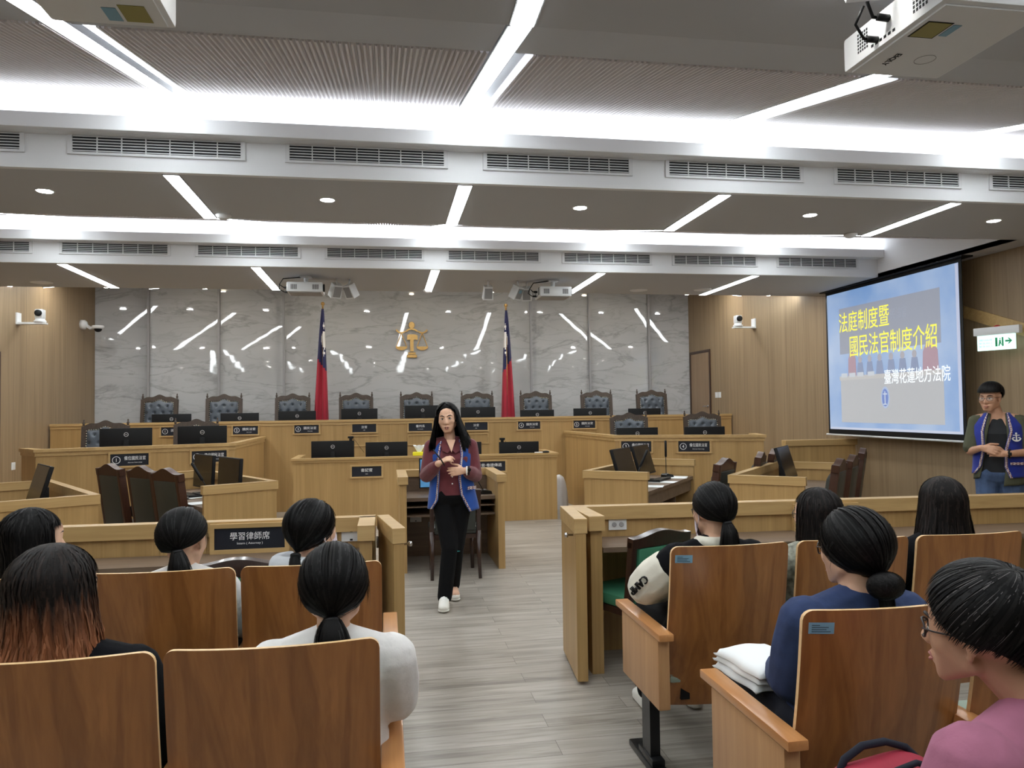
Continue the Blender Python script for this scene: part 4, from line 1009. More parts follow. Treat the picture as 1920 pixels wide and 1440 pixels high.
# clerk bench webcams, tissue pack, mouse; stand monitor; bag in the corner
def webcam(label, x, y, z):
    t = thing('webcam', label, 'webcam', (x, y, z))
    MB().box(-.04, -.015, 0, .04, .015, .03, .006).build('body', M['black'], t, auto=True); MB().box(-.02, -.012, -.03, .02, .03, 0).build('clip', M['black'], t)
    MB().lathe([(.009, 0), (.009, .004)], 12, Matrix.Translation((.012, .015, .015)) @ Matrix.Rotation(-PI / 2, 4, 'X')).build('lens', M['screenglass'], t)
    MB().tube([(.02, .01, .0), (.06, .02, -.03), (.12, .03, -.12), (.18, .03, -.20)], .0025, 6).build('cable', M['black'], t, True)
webcam('black webcam clipped on the leftmost clerk bench monitor', -.49, 10.70, 1.165)
webcam('black webcam clipped on the rightmost clerk bench monitor', 1.64, 10.70, 1.10)
t = thing('tissue_pack', 'yellow pack with white tissue on the clerk bench beside a monitor', 'tissue pack', (.44, 10.33, .926))
MB().box(-.09, -.02, 0, .09, .06, .05, .012).build('carton', M['yellow'], t, auto=True)
def tis(u, v):
    a = 2 * PI * u; r = .03 + .055 * v + .012 * math.sin(a * 5) * v; return V((r * math.cos(a) * .9, .02 + r * .4 * math.sin(a), .05 + .085 * v + .012 * math.sin(a * 3) * v))
MB().grid(tis, 30, 8, True).build('tissue', M['paper'], t, True)
t = thing('computer_mouse', 'small dark mouse on the right end of the clerk bench', 'mouse', (2.2, 10.33, .925)); MB().ell((0, 0, .012), (.05, .03, .018)).build('shell', M['black'], t, True); MB().tube([(-.045, 0, .008), (-.12, .01, .006), (-.16, -.005, .006)], .008, 8).build('plug', M['plastic'], t, True)
t = thing('monitor', 'monitor with a blue picture on the witness stand, behind the speaking woman', 'monitor', (.60, 7.86, .69))
MB().box(-.27, -.012, .05, .27, .018, .36, .005).build('housing', M['black'], t, auto=True); MB().box(-.258, -.0135, .062, .258, -.0125, .348).build('display', mat('desktop_picture', S(70, 120, 160), 0.3, emit=.35, var=.6, vscale=5), t); MB().box(-.03, .018, .01, .03, .04, .22).build('stand_neck', M['black'], t); MB().box(-.11, -.08, 0, .11, .09, .012).build('stand_base', M['black'], t)
def bagf(u, v):
    a = 2 * PI * u; k = math.sin(PI * min(1, v * 1.05 + .12)) ** .6 if v < .8 else .35
    r = (.15 * (1 - v) ** .35 + .02) * (1 + .12 * math.sin(a * 3 + v * 5) + .05 * math.sin(a * 7)); return V((r * math.cos(a) * .8, r * math.sin(a), .002 + .52 * v))
t = thing('plastic_bag', 'crumpled white plastic bag on the floor beside the clerk bench', 'bag', (2.62, 11.35, 0)); MB().grid(bagf, 28, 16, True).build('sack', M['bagwhite'], t, True)
t = thing('bundle', 'black cloth bundle with a magenta patch between dark chairs on the left', 'bag', (-2.42, 8.33, .47))
def bun(u, v):
    a = 2 * PI * u; b = PI * v; k = 1 + .14 * math.sin(3 * a + 2 * b) + .08 * math.sin(7 * a); return V((.17 * k * math.cos(a) * math.sin(b), .17 * k * math.sin(a) * math.sin(b), .10 - .11 * k * math.cos(b)))
MB().grid(bun, 30, 16, True).build('cloth', M['blackknit'], t, True); MB().hull([((.05, -.15, .09), .03), ((.10, -.13, .06), .025)]).build('patch', M['magenta'], t, True)

# ================================================================== FLAGS, EMBLEM
def flag(label, x, mirror, grp=None):
    t = thing('flag', label, 'flag', (x, 13.45, .49), 0)
    MB().tube([(0, 0, .03), (0, 0, 2.88)], .014, 10).build('pole', M['gold'], t, True)
    MB().lathe([(.008, 2.87), (.02, 2.885), (.012, 2.9), (.03, 2.915), (.034, 2.93), (.025, 2.955), (.004, 2.965)], 14).build('finial', M['gold'], t, True)
    MB().lathe([(.17, 0), (.17, .02), (.12, .04), (.03, .06), (.02, .12)], 24).build('base', M['gold'], t, True)
    H0, H1 = 2.84, .42
    s = -1 if mirror else 1
    def f(u, v):                                       # u across the folds, v down
        w = .018 + .125 * v ** .75
        fold = math.sin(u * PI * 3.2 + .6) * .035 * min(1, v * 3)
        side = (u - .5) * 2
        x = (side * w + .008 * math.sin(u * 17)) * s - .03 * v * s * (1 if not mirror else .2)
        z = H0 - (H0 - H1) * v * (1 - .05 * (1 - u)) 
        return V((x, -.03 - fold - .02 * v, z))
    NU, NV = 26, 60
    m = MB(); m.grid(f, NU, NV); m.bm.faces.ensure_lookup_table()
    for fc in m.bm.faces:
        c = fc.calc_center_median(); v = (H0 - c.z) / (H0 - H1); u = (c.x * s + .03 * v) / (2 * (.018 + .125 * v ** .75)) + .5
        # canton: upper part along the hoist
        blue = v < .36 + .10 * u
        d = ((c.x - (.03 * s)) / .055) ** 2 + ((c.z - 2.30) / .16) ** 2
        ray = False
        for zz, h in ((2.535, .05), (2.065, .05)):
            if abs(c.z - zz) < h and abs(c.x - .02 * s) < .02 * (1 - abs(c.z - zz) / h): ray = True
        fc.material_index = 2 if (blue and (d < 1 or ray)) else (1 if blue else 0)
    m.build('cloth', [M['red'], M['blue'], M['flagwhite']], t, True, .004)
flag('furled red flag with blue corner and white sun, left of the gold emblem', -1.08, False)
flag('furled red flag with blue corner and white sun, right of the gold emblem', 2.16, True)
e = thing('emblem', 'gold scales of justice emblem on the marble wall', 'emblem', (.475, 13.92, 2.83))
def arcpts(cx, cz, r, a0, a1, n, w):
    o = [(cx + (r + w / 2) * math.cos(math.radians(a0 + (a1 - a0) * i / n)), cz + (r + w / 2) * math.sin(math.radians(a0 + (a1 - a0) * i / n))) for i in range(n + 1)]
    return o + [(cx + (r - w / 2) * math.cos(math.radians(a1 - (a1 - a0) * i / n)), cz + (r - w / 2) * math.sin(math.radians(a1 - (a1 - a0) * i / n))) for i in range(n + 1)]
MB().lathe([(.056, 0), (.056, .02), (.05, .026)], 28, Matrix.Translation((0, .02, .275)) @ Matrix.Rotation(PI / 2, 4, 'X') @ Matrix.Diagonal((1, 1.16, 1, 1))).build('head_disc', M['gold'], e, auto=True)
m = MB()
m.prism(arcpts(-.001, .07, .135, 40, 140, 14, .028), -.012, .012)
for s in (-1, 1):
    m.prism(arcpts(.19 * s, .235, .10, 225 if s > 0 else 205, 335 if s > 0 else 315, 14, .026), -.012, .012)
m.build('beam', M['gold'], e, auto=True)
m = MB(); m.prism([(-.085, .085), (-.06, .105), (.06, .105), (.105, .085), (.105, -.0), (.06, .015), (.03, .0), (-.03, .0), (-.06, .01), (-.085, .0)], -.014, .014); m.build('collar', M['gold'], e)
MB().box(-.032, -.012, -.21, .032, .012, .0).build('column', M['gold'], e); MB().box(-.068, -.014, -.265, .068, .014, -.225, .004).box(-.09, -.016, -.325, .09, .016, -.272, .004).build('pedestal', M['gold'], e)
for s in (-1, 1):
    m = MB(); m.tube([(.19 * s, 0, .135), (.19 * s - .095, 0, -.12)], .009, 6); m.tube([(.19 * s, 0, .135), (.19 * s + .095, 0, -.12)], .009, 6)
    m.build('hanger', M['gold'], e)
    MB().prism([(.19 * s + .108 * math.cos(PI + PI * i / 16), -.118 + .068 * math.sin(PI + PI * i / 16)) for i in range(17)], -.012, .012).build('scale_pan', M['gold'], e)

# ================================================================== PROJECTION SCREEN
scx = 5.62
sg = thing('projection_screen', 'large pull-down projection screen with a light blue slide on the right wall', 'projection screen', (0, 0, 0))
YZ = Matrix(((0, 1, 0, 0), (1, 0, 0, 0), (0, 0, 1, 0), (0, 0, 0, 1)))            # prism (p, q) -> y, z ; depth -> x
def flat(pts, d, m, name, par, th=.0012): 
    return MB().prism(pts, scx - d - th, scx - d, mx=YZ).build(name, m, par)
YA, YC, ZA, ZC = 8.885, 6.555, 1.175, 2.985
fr = MB()
for a, b, c, d in ((YC, YA, 2.945, ZC), (YC, YA, ZA, 1.235), (YC, YC + .04, 1.235, 2.945), (YA - .03, YA, 1.235, 2.945)): fr.box(scx - .003, a, c, scx + .003, b, d)
fr.build('black_border', M['black'], sg)
MB().box(5.57, YC - .06, 2.985, 5.70, YA + .06, 3.0).build('case', M['black'], sg)
MB().tube([(scx, YC - .05, 1.165), (scx, YA + .05, 1.165)], .012, 10).build('bottom_bar', M['plastic'], sg, True)
MB().box(scx + .0005, YC + .04, 1.235, scx + .002, YA - .03, 2.945).build('screen_fabric', M['white'], sg)
def em(name, col, e=1.0): return mat(name, col, 0.9, spec=0.05, emit=e)
def slide_bg():
    m = bpy.data.materials.new('slide_sky'); m.use_nodes = True; nt = m.node_tree; b = nt.nodes['Principled BSDF']; N = nt.nodes.new; L = nt.links.new
    b.inputs['Roughness'].default_value = .9; b.inputs['Specular IOR Level'].default_value = .05
    tc = N('ShaderNodeTexCoord'); n = N('ShaderNodeTexNoise'); n.inputs['Scale'].default_value = 1.6; n.inputs['Detail'].default_value = 3; L(tc.outputs['Object'], n.inputs['Vector'])
    cr = N('ShaderNodeValToRGB'); cr.color_ramp.elements[0].position = .35; cr.color_ramp.elements[1].position = .68
    cr.color_ramp.elements[0].color = S(112, 158, 216); cr.color_ramp.elements[1].color = S(172, 196, 230)
    L(n.outputs[0], cr.inputs[0]); L(cr.outputs[0], b.inputs['Emission Color']); b.inputs['Emission Strength'].default_value = SLIDE_E
    b.inputs['Base Color'].default_value = (.25, .25, .25, 1); return m
SLIDE_E = 0.29
def rect(y0, y1, z0, z1): return [(y0, z0), (y1, z0), (y1, z1), (y0, z1)]
def se(n, r, g, b): 
    c = S(r, g, b); m = mat(n, c, .9, spec=.05, emit=SLIDE_E); m.node_tree.nodes['Principled BSDF'].inputs['Base Color'].default_value = (.2, .2, .2, 1); return m
flat(rect(YC + .04, YA - .03, 1.235, 2.945), .0005, slide_bg(), 'slide_background', sg)
flat(rect(YC + .045, YC + .085, 1.24, 2.94), .002, se('slide_edge', 196, 204, 232), 'slide_edge', sg)
flat(rect(YC + .045, YA - .04, 1.236, 1.262), .002, se('slide_foot', 206, 214, 236), 'slide_foot', sg)
flat(rect(6.86, 8.60, 2.17, 2.74), .002, se('slide_panel', 150, 157, 174), 'slide_panel', sg)
flat(rect(6.84, 8.60, 1.325, 1.885), .002, se('slide_bench', 186, 188, 192), 'slide_bench', sg)
flat(rect(6.84, 8.62, 1.845, 1.895), .0035, se('slide_bench_top', 200, 198, 196), 'slide_bench_top', sg)
rd = se('slide_red', 176, 140, 156); bl_ = se('slide_robe', 132, 148, 184); fc_ = se('slide_face', 176, 172, 180); wh_ = se('slide_card', 206, 214, 224)
for y, w in ((8.36, .08), (7.02, .12)): flat([(y - w, 1.895), (y + w, 1.895), (y + w * .9, 2.1), (y + w * .5, 2.18), (y - w * .5, 2.18), (y - w * .9, 2.1)], .003, rd, 'slide_red_chair', sg)
for y in (8.2, 8.02, 7.84, 7.64, 7.45, 7.26):
    flat([(y - .07, 1.895), (y + .07, 1.895), (y + .045, 2.05), (y - .045, 2.05)], .0036, bl_, 'slide_robe', sg)
    flat([(y + .036 * math.cos(a * PI / 8), 2.085 + .042 * math.sin(a * PI / 8)) for a in range(16)], .0042, fc_, 'slide_face', sg)
for y in (8.52, 8.36, 8.2, 8.0): flat(rect(y - .06, y + .06, 1.88, 1.93), .0044, wh_, 'slide_card', sg)
flat([(7.76 + .075 * math.cos(a * PI / 12), 1.62 + .125 * math.sin(a * PI / 12)) for a in range(24)], .003, se('slide_badge', 176, 196, 230), 'slide_badge', sg)
flat([(7.76 + .055 * math.cos(a * PI / 12), 1.62 + .10 * math.sin(a * PI / 12)) for a in range(24)], .0045, se('slide_badge_blue', 92, 128, 206), 'slide_badge_centre', sg)
ic = se('slide_badge_icon', 214, 224, 240)
flat(rect(7.753, 7.767, 1.545, 1.69), .006, ic, 'slide_badge_icon', sg); flat(rect(7.722, 7.798, 1.655, 1.667), .006, ic, 'slide_badge_icon', sg); flat(rect(7.73, 7.79, 1.537, 1.549), .006, ic, 'slide_badge_icon', sg)
def stext(body, y0, y1, z, h, m, d, name='slide_lettering', bold=.0):
    me = text_mesh(body, h * 1.05, None, bold, m, .0004)
    xs = [v.co.x for v in me.vertices]; zs_ = [v.co.z for v in me.vertices]
    kx = abs(y1 - y0) / (max(xs) - min(xs)); kz = h / (max(zs_) - min(zs_))
    for v in me.vertices: v.co = V((v.co.x * kx, v.co.y, v.co.z * kz))
    o = link_mesh(name, me, sg); o.location = (scx - d, (y0 + y1) / 2, z); o.rotation_euler = (0, 0, -PI / 2); return o
ye = se('slide_yellow', 248, 240, 40); we = se('slide_white', 236, 248, 255)
ye.node_tree.nodes['Principled BSDF'].inputs['Emission Strength'].default_value = 0.42; we.node_tree.nodes['Principled BSDF'].inputs['Emission Strength'].default_value = 0.45
stext('法庭制度暨', 8.60, 7.65, 2.56, .25, ye, .008, bold=.004)
stext('國民法官制度介紹', 8.39, 6.91, 2.255, .26, ye, .008, bold=.004)
stext('臺灣花蓮地方法院', 7.76, 6.74, 1.855, .165, we, .008, bold=.003)
stext('民法官', 7.63, 7.36, 2.56, .13, se('slide_ghost', 156, 164, 182), .005)

# exit sign, lamp, cameras, speakers
t = thing('exit_sign', 'glowing white and green exit sign with an arrow on the right wall', 'exit sign', (5.72, 6.2, 2.09))
E0 = Matrix.Rotation(math.radians(-72), 4, 'Z')
MB().box(-.25, -.03, .10, .17, .03, .175, .006, E0).build('housing', M['plastic'], t, auto=True)
MB().box(-.225, -.012, -.045, .12, .012, .10, .003, E0).build('panel', M['exitwhite'], t, auto=True)
m = MB()
m.box(-.055, -.0135, -.012, -.035, -.012, .072, 0, E0).box(.005, -.0135, -.012, .02, -.012, .072, 0, E0)
m.prism([(-.028, -.01), (-.018, -.01), (-.008, .018), (-.003, .0), (.003, .002), (-.004, .03), (-.006, .05), (-.018, .05), (-.02, .028)], -.0135, -.012, E0); m.ell((-.011, -.0127, .060), (.006, .001, .006), E0, 10, 6)
m.prism([(.035, .026), (.075, .026), (.058, .008), (.07, .008), (.098, .034), (.07, .062), (.058, .062), (.075, .043), (.035, .043)], -.0135, -.012, E0)
m.build('pictogram', M['exitgreen'], t)
for j, (b, wd) in enumerate((('避難方向指示燈', .12), ('緊急出口', .12), ('緊急出口', .12))):
    o = lettering(b, .02, t, (0, 0, 0), width=wd, m=mat('exit_small_text', S(120, 190, 170), .5, emit=.5), name='small_lettering'); o.matrix_local = E0 @ Matrix.Translation((-.145, -.0125, .055 - j * .03))
t = thing('emergency_lamp', 'small reddish indicator lamp on the housing above the exit sign', 'lamp', (5.74, 6.26, 2.255)); MB().lathe([(.03, 0), (.03, .02), (.018, .045), (.004, .05)], 14, Matrix.Rotation(-PI / 2, 4, 'Y')).build('lens', M['redlamp'], t, True)
def ptz(label, wall_x, y, z, s):
    """bracket on a side wall reaching into the room, camera on its end; s = +1 right wall"""
    t = thing('wall_camera', label, 'camera', (wall_x, y, z), 0)
    MB().box(-.02 * s if s > 0 else 0, -.06, -.08, 0 if s > 0 else .02, .06, .08).build('wall_bracket', M['plastic'], t)
    x0, x1 = sorted((-.02 * s, -.36 * s)); MB().box(x0, -.05, -.075, x1, .05, -.05).build('arm', M['plastic'], t)
    c = (-.28 * s, 0, 0)
    MB().lathe([(.075, -.05), (.078, -.03), (.06, -.01), (.06, .0)], 20, Matrix.Translation((c[0], 0, 0))).build('base', M['plastic'], t, True)
    MB().box(c[0] - .055, -.05, 0, c[0] + .055, .05, .13, .02).build('head', M['plastic'], t, auto=True)
    MB().lathe([(.044, 0), (.044, .025), (.03, .03)], 18, Matrix.Translation((c[0], -.05, .075)) @ Matrix.Rotation(PI / 2, 4, 'X')).build('lens', M['black'], t, True)
ptz('white pan-tilt camera on a bracket on the right wood wall', XR, 11.25, 2.86, 1)
ptz('white pan-tilt camera on a bracket on the left wood wall', XL, 11.15, 2.86, -1)
t = thing('dome_camera', 'white dome camera on an elbow bracket beside the marble on the left wall', 'camera', (XL, 13.3, 3.02))
MB().lathe([(.08, 0), (.08, .06), (.05, .09)], 18, Matrix.Rotation(PI / 2, 4, 'Y')).build('wall_box', M['plastic'], t, True); MB().tube([(.06, 0, 0), (.15, -.02, -.06), (.25, -.03, -.04)], .028, 10).build('arm', M['plastic'], t, True)
MB().lathe([(.09, .0), (.095, -.02), (.09, -.05)], 20, Matrix.Translation((.27, -.03, -.02))).build('housing', M['plastic'], t, True); MB().ell((.27, -.03, -.075), (.06, .06, .05)).build('dome', M['black'], t, True)

def projector(label, loc, rz, w, d, h, drop, big=False):
    t = thing('projector', label, 'projector', loc, rz)
    MB().box(-w / 2, -d / 2, 0, w / 2, d / 2, h, .012).build('body', M['plastic'], t, auto=True)
    m = MB(); m.box(-w / 2 + .02, -d / 2 + .02, -.006, w / 2 - .02, d / 2 - .02, .0); m.build('underside', M['plasticgrey'] if not big else M['plastic'], t)
    m = MB()
    for s in (-1, 1):
        for j in range(6): m.box(s * w * .30 - .03 + j * .011, -d / 2 - .001, h * .25, s * w * .30 - .024 + j * .011, -d / 2 + .004, h * .75)
    m.build('vent_slots', M['grille_dark'], t)
    m = MB(); m2 = MB()
    for r in range(6):
        for c_ in range(5):
            m2.box(-w / 2 - .001, d * .22 + c_ * .012, h * .25 + r * .012, -w / 2 + .003, d * .22 + c_ * .012 + .007, h * .25 + r * .012 + .008)
            m.box(-w / 2 - .001, -d * .36 + c_ * .014, h * .22 + r * .014, -w / 2 + .003, -d * .36 + c_ * .014 + .008, h * .22 + r * .014 + .01)
    m.build('vent_grid', M['grille_dark'], t); m2.build('vent_grid', M['grille_dark'], t)
    MB().lathe([(.04, 0), (.045, .015), (.035, .02)], 18, Matrix.Translation((w / 2 - .002, -d * .25, h * .5)) @ Matrix.Rotation(PI / 2, 4, 'Y')).build('lens', M['screenglass'], t, True)
    m = MB(); m.tube([(0, 0, h), (0, 0, h + drop)], .025, 12); m.box(-.07, -.07, h, .07, .07, h + .012); m.box(-.06, -.06, h + drop - .012, .06, .06, h + drop); m.build('ceiling_mount', M['plastic'], t)
    m = MB()
    m.tube([(-w / 2, .0, h * .6), (-w / 2 - .05, .01, h * .65), (-w / 2 - .09, -.02, h * .9), (-w / 2 - .05, -.03, h + drop * .6), (-.05, -.02, h + drop - .01)], .006, 7)
    m.tube([(-w / 2 - .005, .06, h * .25), (-w / 2 - .05, .06, h * .25), (-w / 2 - .10, .03, h * .5), (-w / 2 - .09, 0, h * .9)], .005, 7)
    m.tube([(-w / 2, .06, h * .25), (-w / 2 - .04, .06, h * .25)], .011, 8); m.tube([(-w / 2, 0, h * .6), (-w / 2 - .04, .0, h * .62)], .012, 8)
    m.build('cable', M['black'], t, True)
    m = MB()
    for k in range(6): m.box(-w / 2 - .001, -.03 + k * .022, h * .14, -w / 2 + .002, -.018 + k * .022, h * .22)
    m.build('ports', M['black'], t)
    return t
projector('white ceiling projector on the left of the far ceiling bay', (-.84, 8.3, 2.815), 0, .37, .30, .105, .08)
projector('white ceiling projector on the right of the far ceiling bay', (1.88, 8.32, 2.80), 0, .36, .32, .11, .09)
bp_ = projector('large white ceiling projector in the upper right corner overhead', (1.835, 2.20, 2.755), 0, .38, .50, .12, .125, True)
m = MB().box(-.15, -.135, -.008, -.07, -.045, -.0065); o = m.build('warning_label', M['yellow_label'], bp_); MB().box(-.155, -.14, -.007, -.065, -.04, -.0062).build('label_border', M['black'], bp_); MB().box(-.058, -.13, -.008, -.03, -.06, -.0065).build('blue_label', M['sticker'], bp_)
o = lettering('EIQLY', .03, bp_, (-.10, .115, -.0068), (PI / 2, 0, math.radians(92)), width=.085, m=M['grille_dark'], bold=.0008, name='maker_lettering')
m = MB(); ring_mesh(m, 0, 0, .001, 0, .035, .033); o = m.build('access_cover', M['plasticgrey'], bp_); o.location = (.02, .1, -.007); o.rotation_euler = (PI / 2, 0, 0)
lp_ = projector('large white ceiling projector in the upper left corner overhead', (-.815, 2.19, 2.755), 0, .36, .52, .12, .125, True)
MB().box(.05, .12, -.008, .125, .215, -.0065).build('warning_label', M['yellow_label'], lp_); MB().box(.0, .14, -.008, .04, .215, -.0065).build('blue_label', M['sticker'], lp_)
def speaker(label, loc, rz, tilt, w=.12, h=.15, d=.10, lab=True):
    t = thing('ceiling_speaker', label, 'speaker', loc, rz, 'small white speakers hanging from the ceiling')
    T = Matrix.Rotation(tilt, 4, 'X')
    MB().prism([(-w / 2, -h), (w / 2, -h), (w * .38, 0), (-w * .38, 0)], -d / 2, d / 2, T).build('cabinet', M['plastic'], t)
    MB().box(-w * .36, -d / 2 - .002, -h * .9, w * .36, -d / 2, -h * .1, 0, T).build('grille', M['plasticgrey'], t)
    if lab: MB().box(-w * .2, -d / 2 - .004, -h * .45, w * .15, -d / 2 - .002, -h * .2, 0, T).build('label', M['sticker'], t)
    MB().tube([(0, 0, -.01), (0, .02, .04), (0, .02, .065)], .008, 8).build('bracket', M['plastic'], t, True)
speaker('small speaker left of centre under the far ceiling bay, beside the left projector', (-.52, 8.4, 2.94), .5, .5, lab=False)
speaker('small speaker tilted the other way beside the left projector', (-.40, 8.42, 2.94), -.7, .5, lab=False)
speaker('small speaker under the far ceiling bay above the right flag', (1.15, 8.4, 2.94), 0, .4, lab=False)
speaker('small speaker with a blue label left of the right projector', (1.50, 8.38, 2.94), .7, .5)
speaker('small speaker left of the right projector, without label', (1.60, 8.45, 2.94), -.2, .5, lab=False)
speaker('white speaker with a blue label at the top edge, left of the large right projector', (1.45, 1.98, 2.94), -.3, .9, .13, .16, .10)
for i, (x, y) in enumerate(((-1.16, 5.72), (.5, 9.1), (3.9, 5.78), (3.1, 8.9), (3.9, 8.8), (-3.7, 8.9))):
    t = thing('smoke_detector', ['white round smoke detector near the second strip in the middle ceiling bay', 'white round smoke detector above the gold emblem at the far ceiling edge', 'white round smoke detector by the rightmost strip of the middle ceiling bay', 'flat round ceiling cover before the right wood wall, left one', 'flat round ceiling cover before the right wood wall, right one', 'flat round ceiling cover above the left wood wall'][i], 'smoke detector', (x, y, 3.0))
    MB().lathe([(.055, 0), (.055, -.012), (.04, -.03), (.02, -.036)] if i < 3 else [(.11, 0), (.11, -.006), (.1, -.008)], 22).build('cover', M['white'], t, True)

# ================================================================== PEOPLE
def sdf(name, hulls, voxel, m, parent, smooth=4, smf=.5, shade=True):
    """union of overlapping hulls grown into ONE continuous surface"""
    mb = MB()
    for h in hulls: mb.hull(h, 2)
    me = bpy.data.meshes.new(name); mb.bm.to_mesh(me); mb.bm.free()
    o = bpy.data.objects.new(name, me); COL.objects.link(o)
    md = o.modifiers.new('r', 'REMESH'); md.mode = 'VOXEL'; md.voxel_size = voxel; md.adaptivity = 0
    if smooth: sm = o.modifiers.new('s', 'SMOOTH'); sm.iterations = smooth; sm.factor = smf
    dg = bpy.context.evaluated_depsgraph_get()
    me2 = bpy.data.meshes.new_from_object(o.evaluated_get(dg), depsgraph=dg)
    bpy.data.objects.remove(o); bpy.data.meshes.remove(me)
    me2.name = name; me2.materials.clear()
    for q in (m if isinstance(m, (list, tuple)) else [m]): me2.materials.append(q)
    me2.polygons.foreach_set('use_smooth', [shade] * len(me2.polygons))
    return link_mesh(name, me2, parent)
def chain(pts, rs): return [[(pts[i], rs[i]), (pts[i + 1], rs[i + 1])] for i in range(len(pts) - 1)]
def X(mx, items):
    """transform a list of hulls (radii stay) by a matrix"""
    return [[(mx @ V(c), r) for c, r in h] for h in items]

def head_hulls(s=1.0, male=False):
    """head local: centre between the ears, face towards -y"""
    j = 1.08 if male else 1.0
    H = [[((0, .022, .032), (.073, .090, .083))],
         [((0, -.046, .045), (.055, .035, .045)), ((.040, -.048, -.018), .030), ((-.040, -.048, -.018), .030), ((0, -.058, -.02), .03)],
         [((.042, -.044, -.02), .026), ((-.042, -.044, -.02), .026), ((.050 * j, -.002, -.052), .019), ((-.050 * j, -.002, -.052), .019), ((.018 * j, -.062, -.090), .017), ((-.018 * j, -.062, -.090), .017), ((0, -.04, -.03), .04)],
         [((0, -.083, .012), .0075), ((0, -.103, -.026), .0095)], [((0, -.088, -.01), .012), ((.013, -.091, -.031), .0075), ((-.013, -.091, -.031), .0075), ((0, -.101, -.030), .008)],
         [((.021, -.078, -.060), .006), ((0, -.089, -.057), .008), ((-.021, -.078, -.060), .006)], [((.017, -.078, -.070), .006), ((0, -.087, -.070), .0085), ((-.017, -.078, -.070), .006)],
         [((.012, -.083, .028), .007), ((.048, -.064, .026), .008)], [((-.012, -.083, .028), .007), ((-.048, -.064, .026), .008)]]
    for q in (-1, 1):
        H += [[((.074 * q, .010, .024), (.007, .016, .018)), ((.073 * q, .004, -.028), (.006, .009, .009))], [((.078 * q, .018, .022), (.006, .010, .018)), ((.076 * q, .012, -.012), (.005, .010, .012))]]
    return H
def head_parts(parent, HM, body_skin, male=False, glasses=None, mask=False, mouth_open=0.0, brows=True):
    for q in (-1, 1):
        e = MB().ell((.031 * q, -.0745, .006), (.0125, .0095, .0062), HM, 14, 10).build('eye', M['eyewhite'], parent, True)
        MB().ell((.031 * q, -.0815, .006), (.0056, .0035, .0056), HM, 12, 8).build('iris', M['iris'], e, True)
        MB().tube([HM @ V(p) for p in ((.017 * q, -.081, .004), (.024 * q, -.0835, .0115), (.033 * q, -.0825, .0125), (.044 * q, -.0755, .007))], [.001, .0019, .0021, .001], 6).build('eyelashes', M['brow'], e, True)
        if brows: MB().tube([HM @ V(p) for p in ((.013 * q, -.0895, .027), (.026 * q, -.0885, .0325), (.038 * q, -.081, .0335), (.050 * q, -.069, .029))], [.002, .0036, .0032, .0014], 8).build('eyebrow', M['brow'], parent, True)
    if not mask:
        o = mouth_open
        m = MB()
        m.tube([HM @ V(p) for p in ((-.022, -.0815, -.0625), (-.008, -.0935, -.058 + o * .3), (0, -.0945, -.0595 + o * .3), (.008, -.0935, -.058 + o * .3), (.022, -.0815, -.0625))], [.0012, .0030, .0028, .0030, .0012], 8)
        m.tube([HM @ V(p) for p in ((-.020, -.0815, -.0645), (-.009, -.0925, -.070 - o), (.009, -.0925, -.070 - o), (.020, -.0815, -.0645))], [.0012, .0036, .0036, .0012], 8)
        m.build('lips', M['lip'], parent, True)
        if o: MB().ell((0, -.0905, -.0645 - o * .4), (.014, .003, .003 + o * .7), HM, 12, 8).build('open_mouth', M['iris'], parent, True)
    if mask:
        def f(u, v):
            a = (u - .5) * 2; b = v
            x = .062 * math.sin(a * 1.35); y = -.052 - .062 * math.cos(a * 1.35) * (1 - .25 * (b - .5) ** 2) + .035 * (1 - math.cos(a)); z = -.108 + .112 * b - .012 * a * a * (1 - b)
            return HM @ V((x, y + .016 * (abs(b - .45) * 2) ** 2, z))
        k = MB().grid(f, 16, 12).build('face_mask', M['mask'], parent, True, .002)
        for q in (-1, 1):
            MB().tube([HM @ V(p) for p in ((.060 * q, -.055, -.005), (.076 * q, -.012, .025), (.083 * q, .018, .012), (.080 * q, .012, -.03), (.064 * q, -.045, -.095))], .0016, 6).build('ear_loop', M['mask'], k, True)
    if glasses:
        m = MB()
        for q in (-1, 1):
            pts = [HM @ V((.033 * q + .024 * math.cos(a), -.094 + .004 * abs(math.cos(a)) + .010 * max(0, q * math.cos(a)), .004 + .018 * math.sin(a))) for a in [2 * PI * i / 20 for i in range(21)]]
            m.tube(pts, .0016 if glasses != 'bold' else .0026, 6)
            m.tube([HM @ V(p) for p in ((.057 * q, -.085, .010), (.072 * q, -.06, .012), (.080 * q, .0, .012), (.080 * q, .022, -.004))], .0018, 6)
        m.tube([HM @ V(p) for p in ((-.009, -.096, .008), (0, -.099, .011), (.009, -.096, .008))], .0016, 6)
        g = m.build('spectacles', M['glassframe'], parent, True)
        m = MB()
        for q in (-1, 1):
            vs = [m.bm.verts.new(HM @ V((.033 * q + .0235 * math.cos(a), -.0935 + .010 * max(0, q * math.cos(a)), .004 + .0175 * math.sin(a)))) for a in [2 * PI * i / 20 for i in range(20)]]; m.bm.faces.new(vs)
        m.build('lenses', M['lens'], g, True)

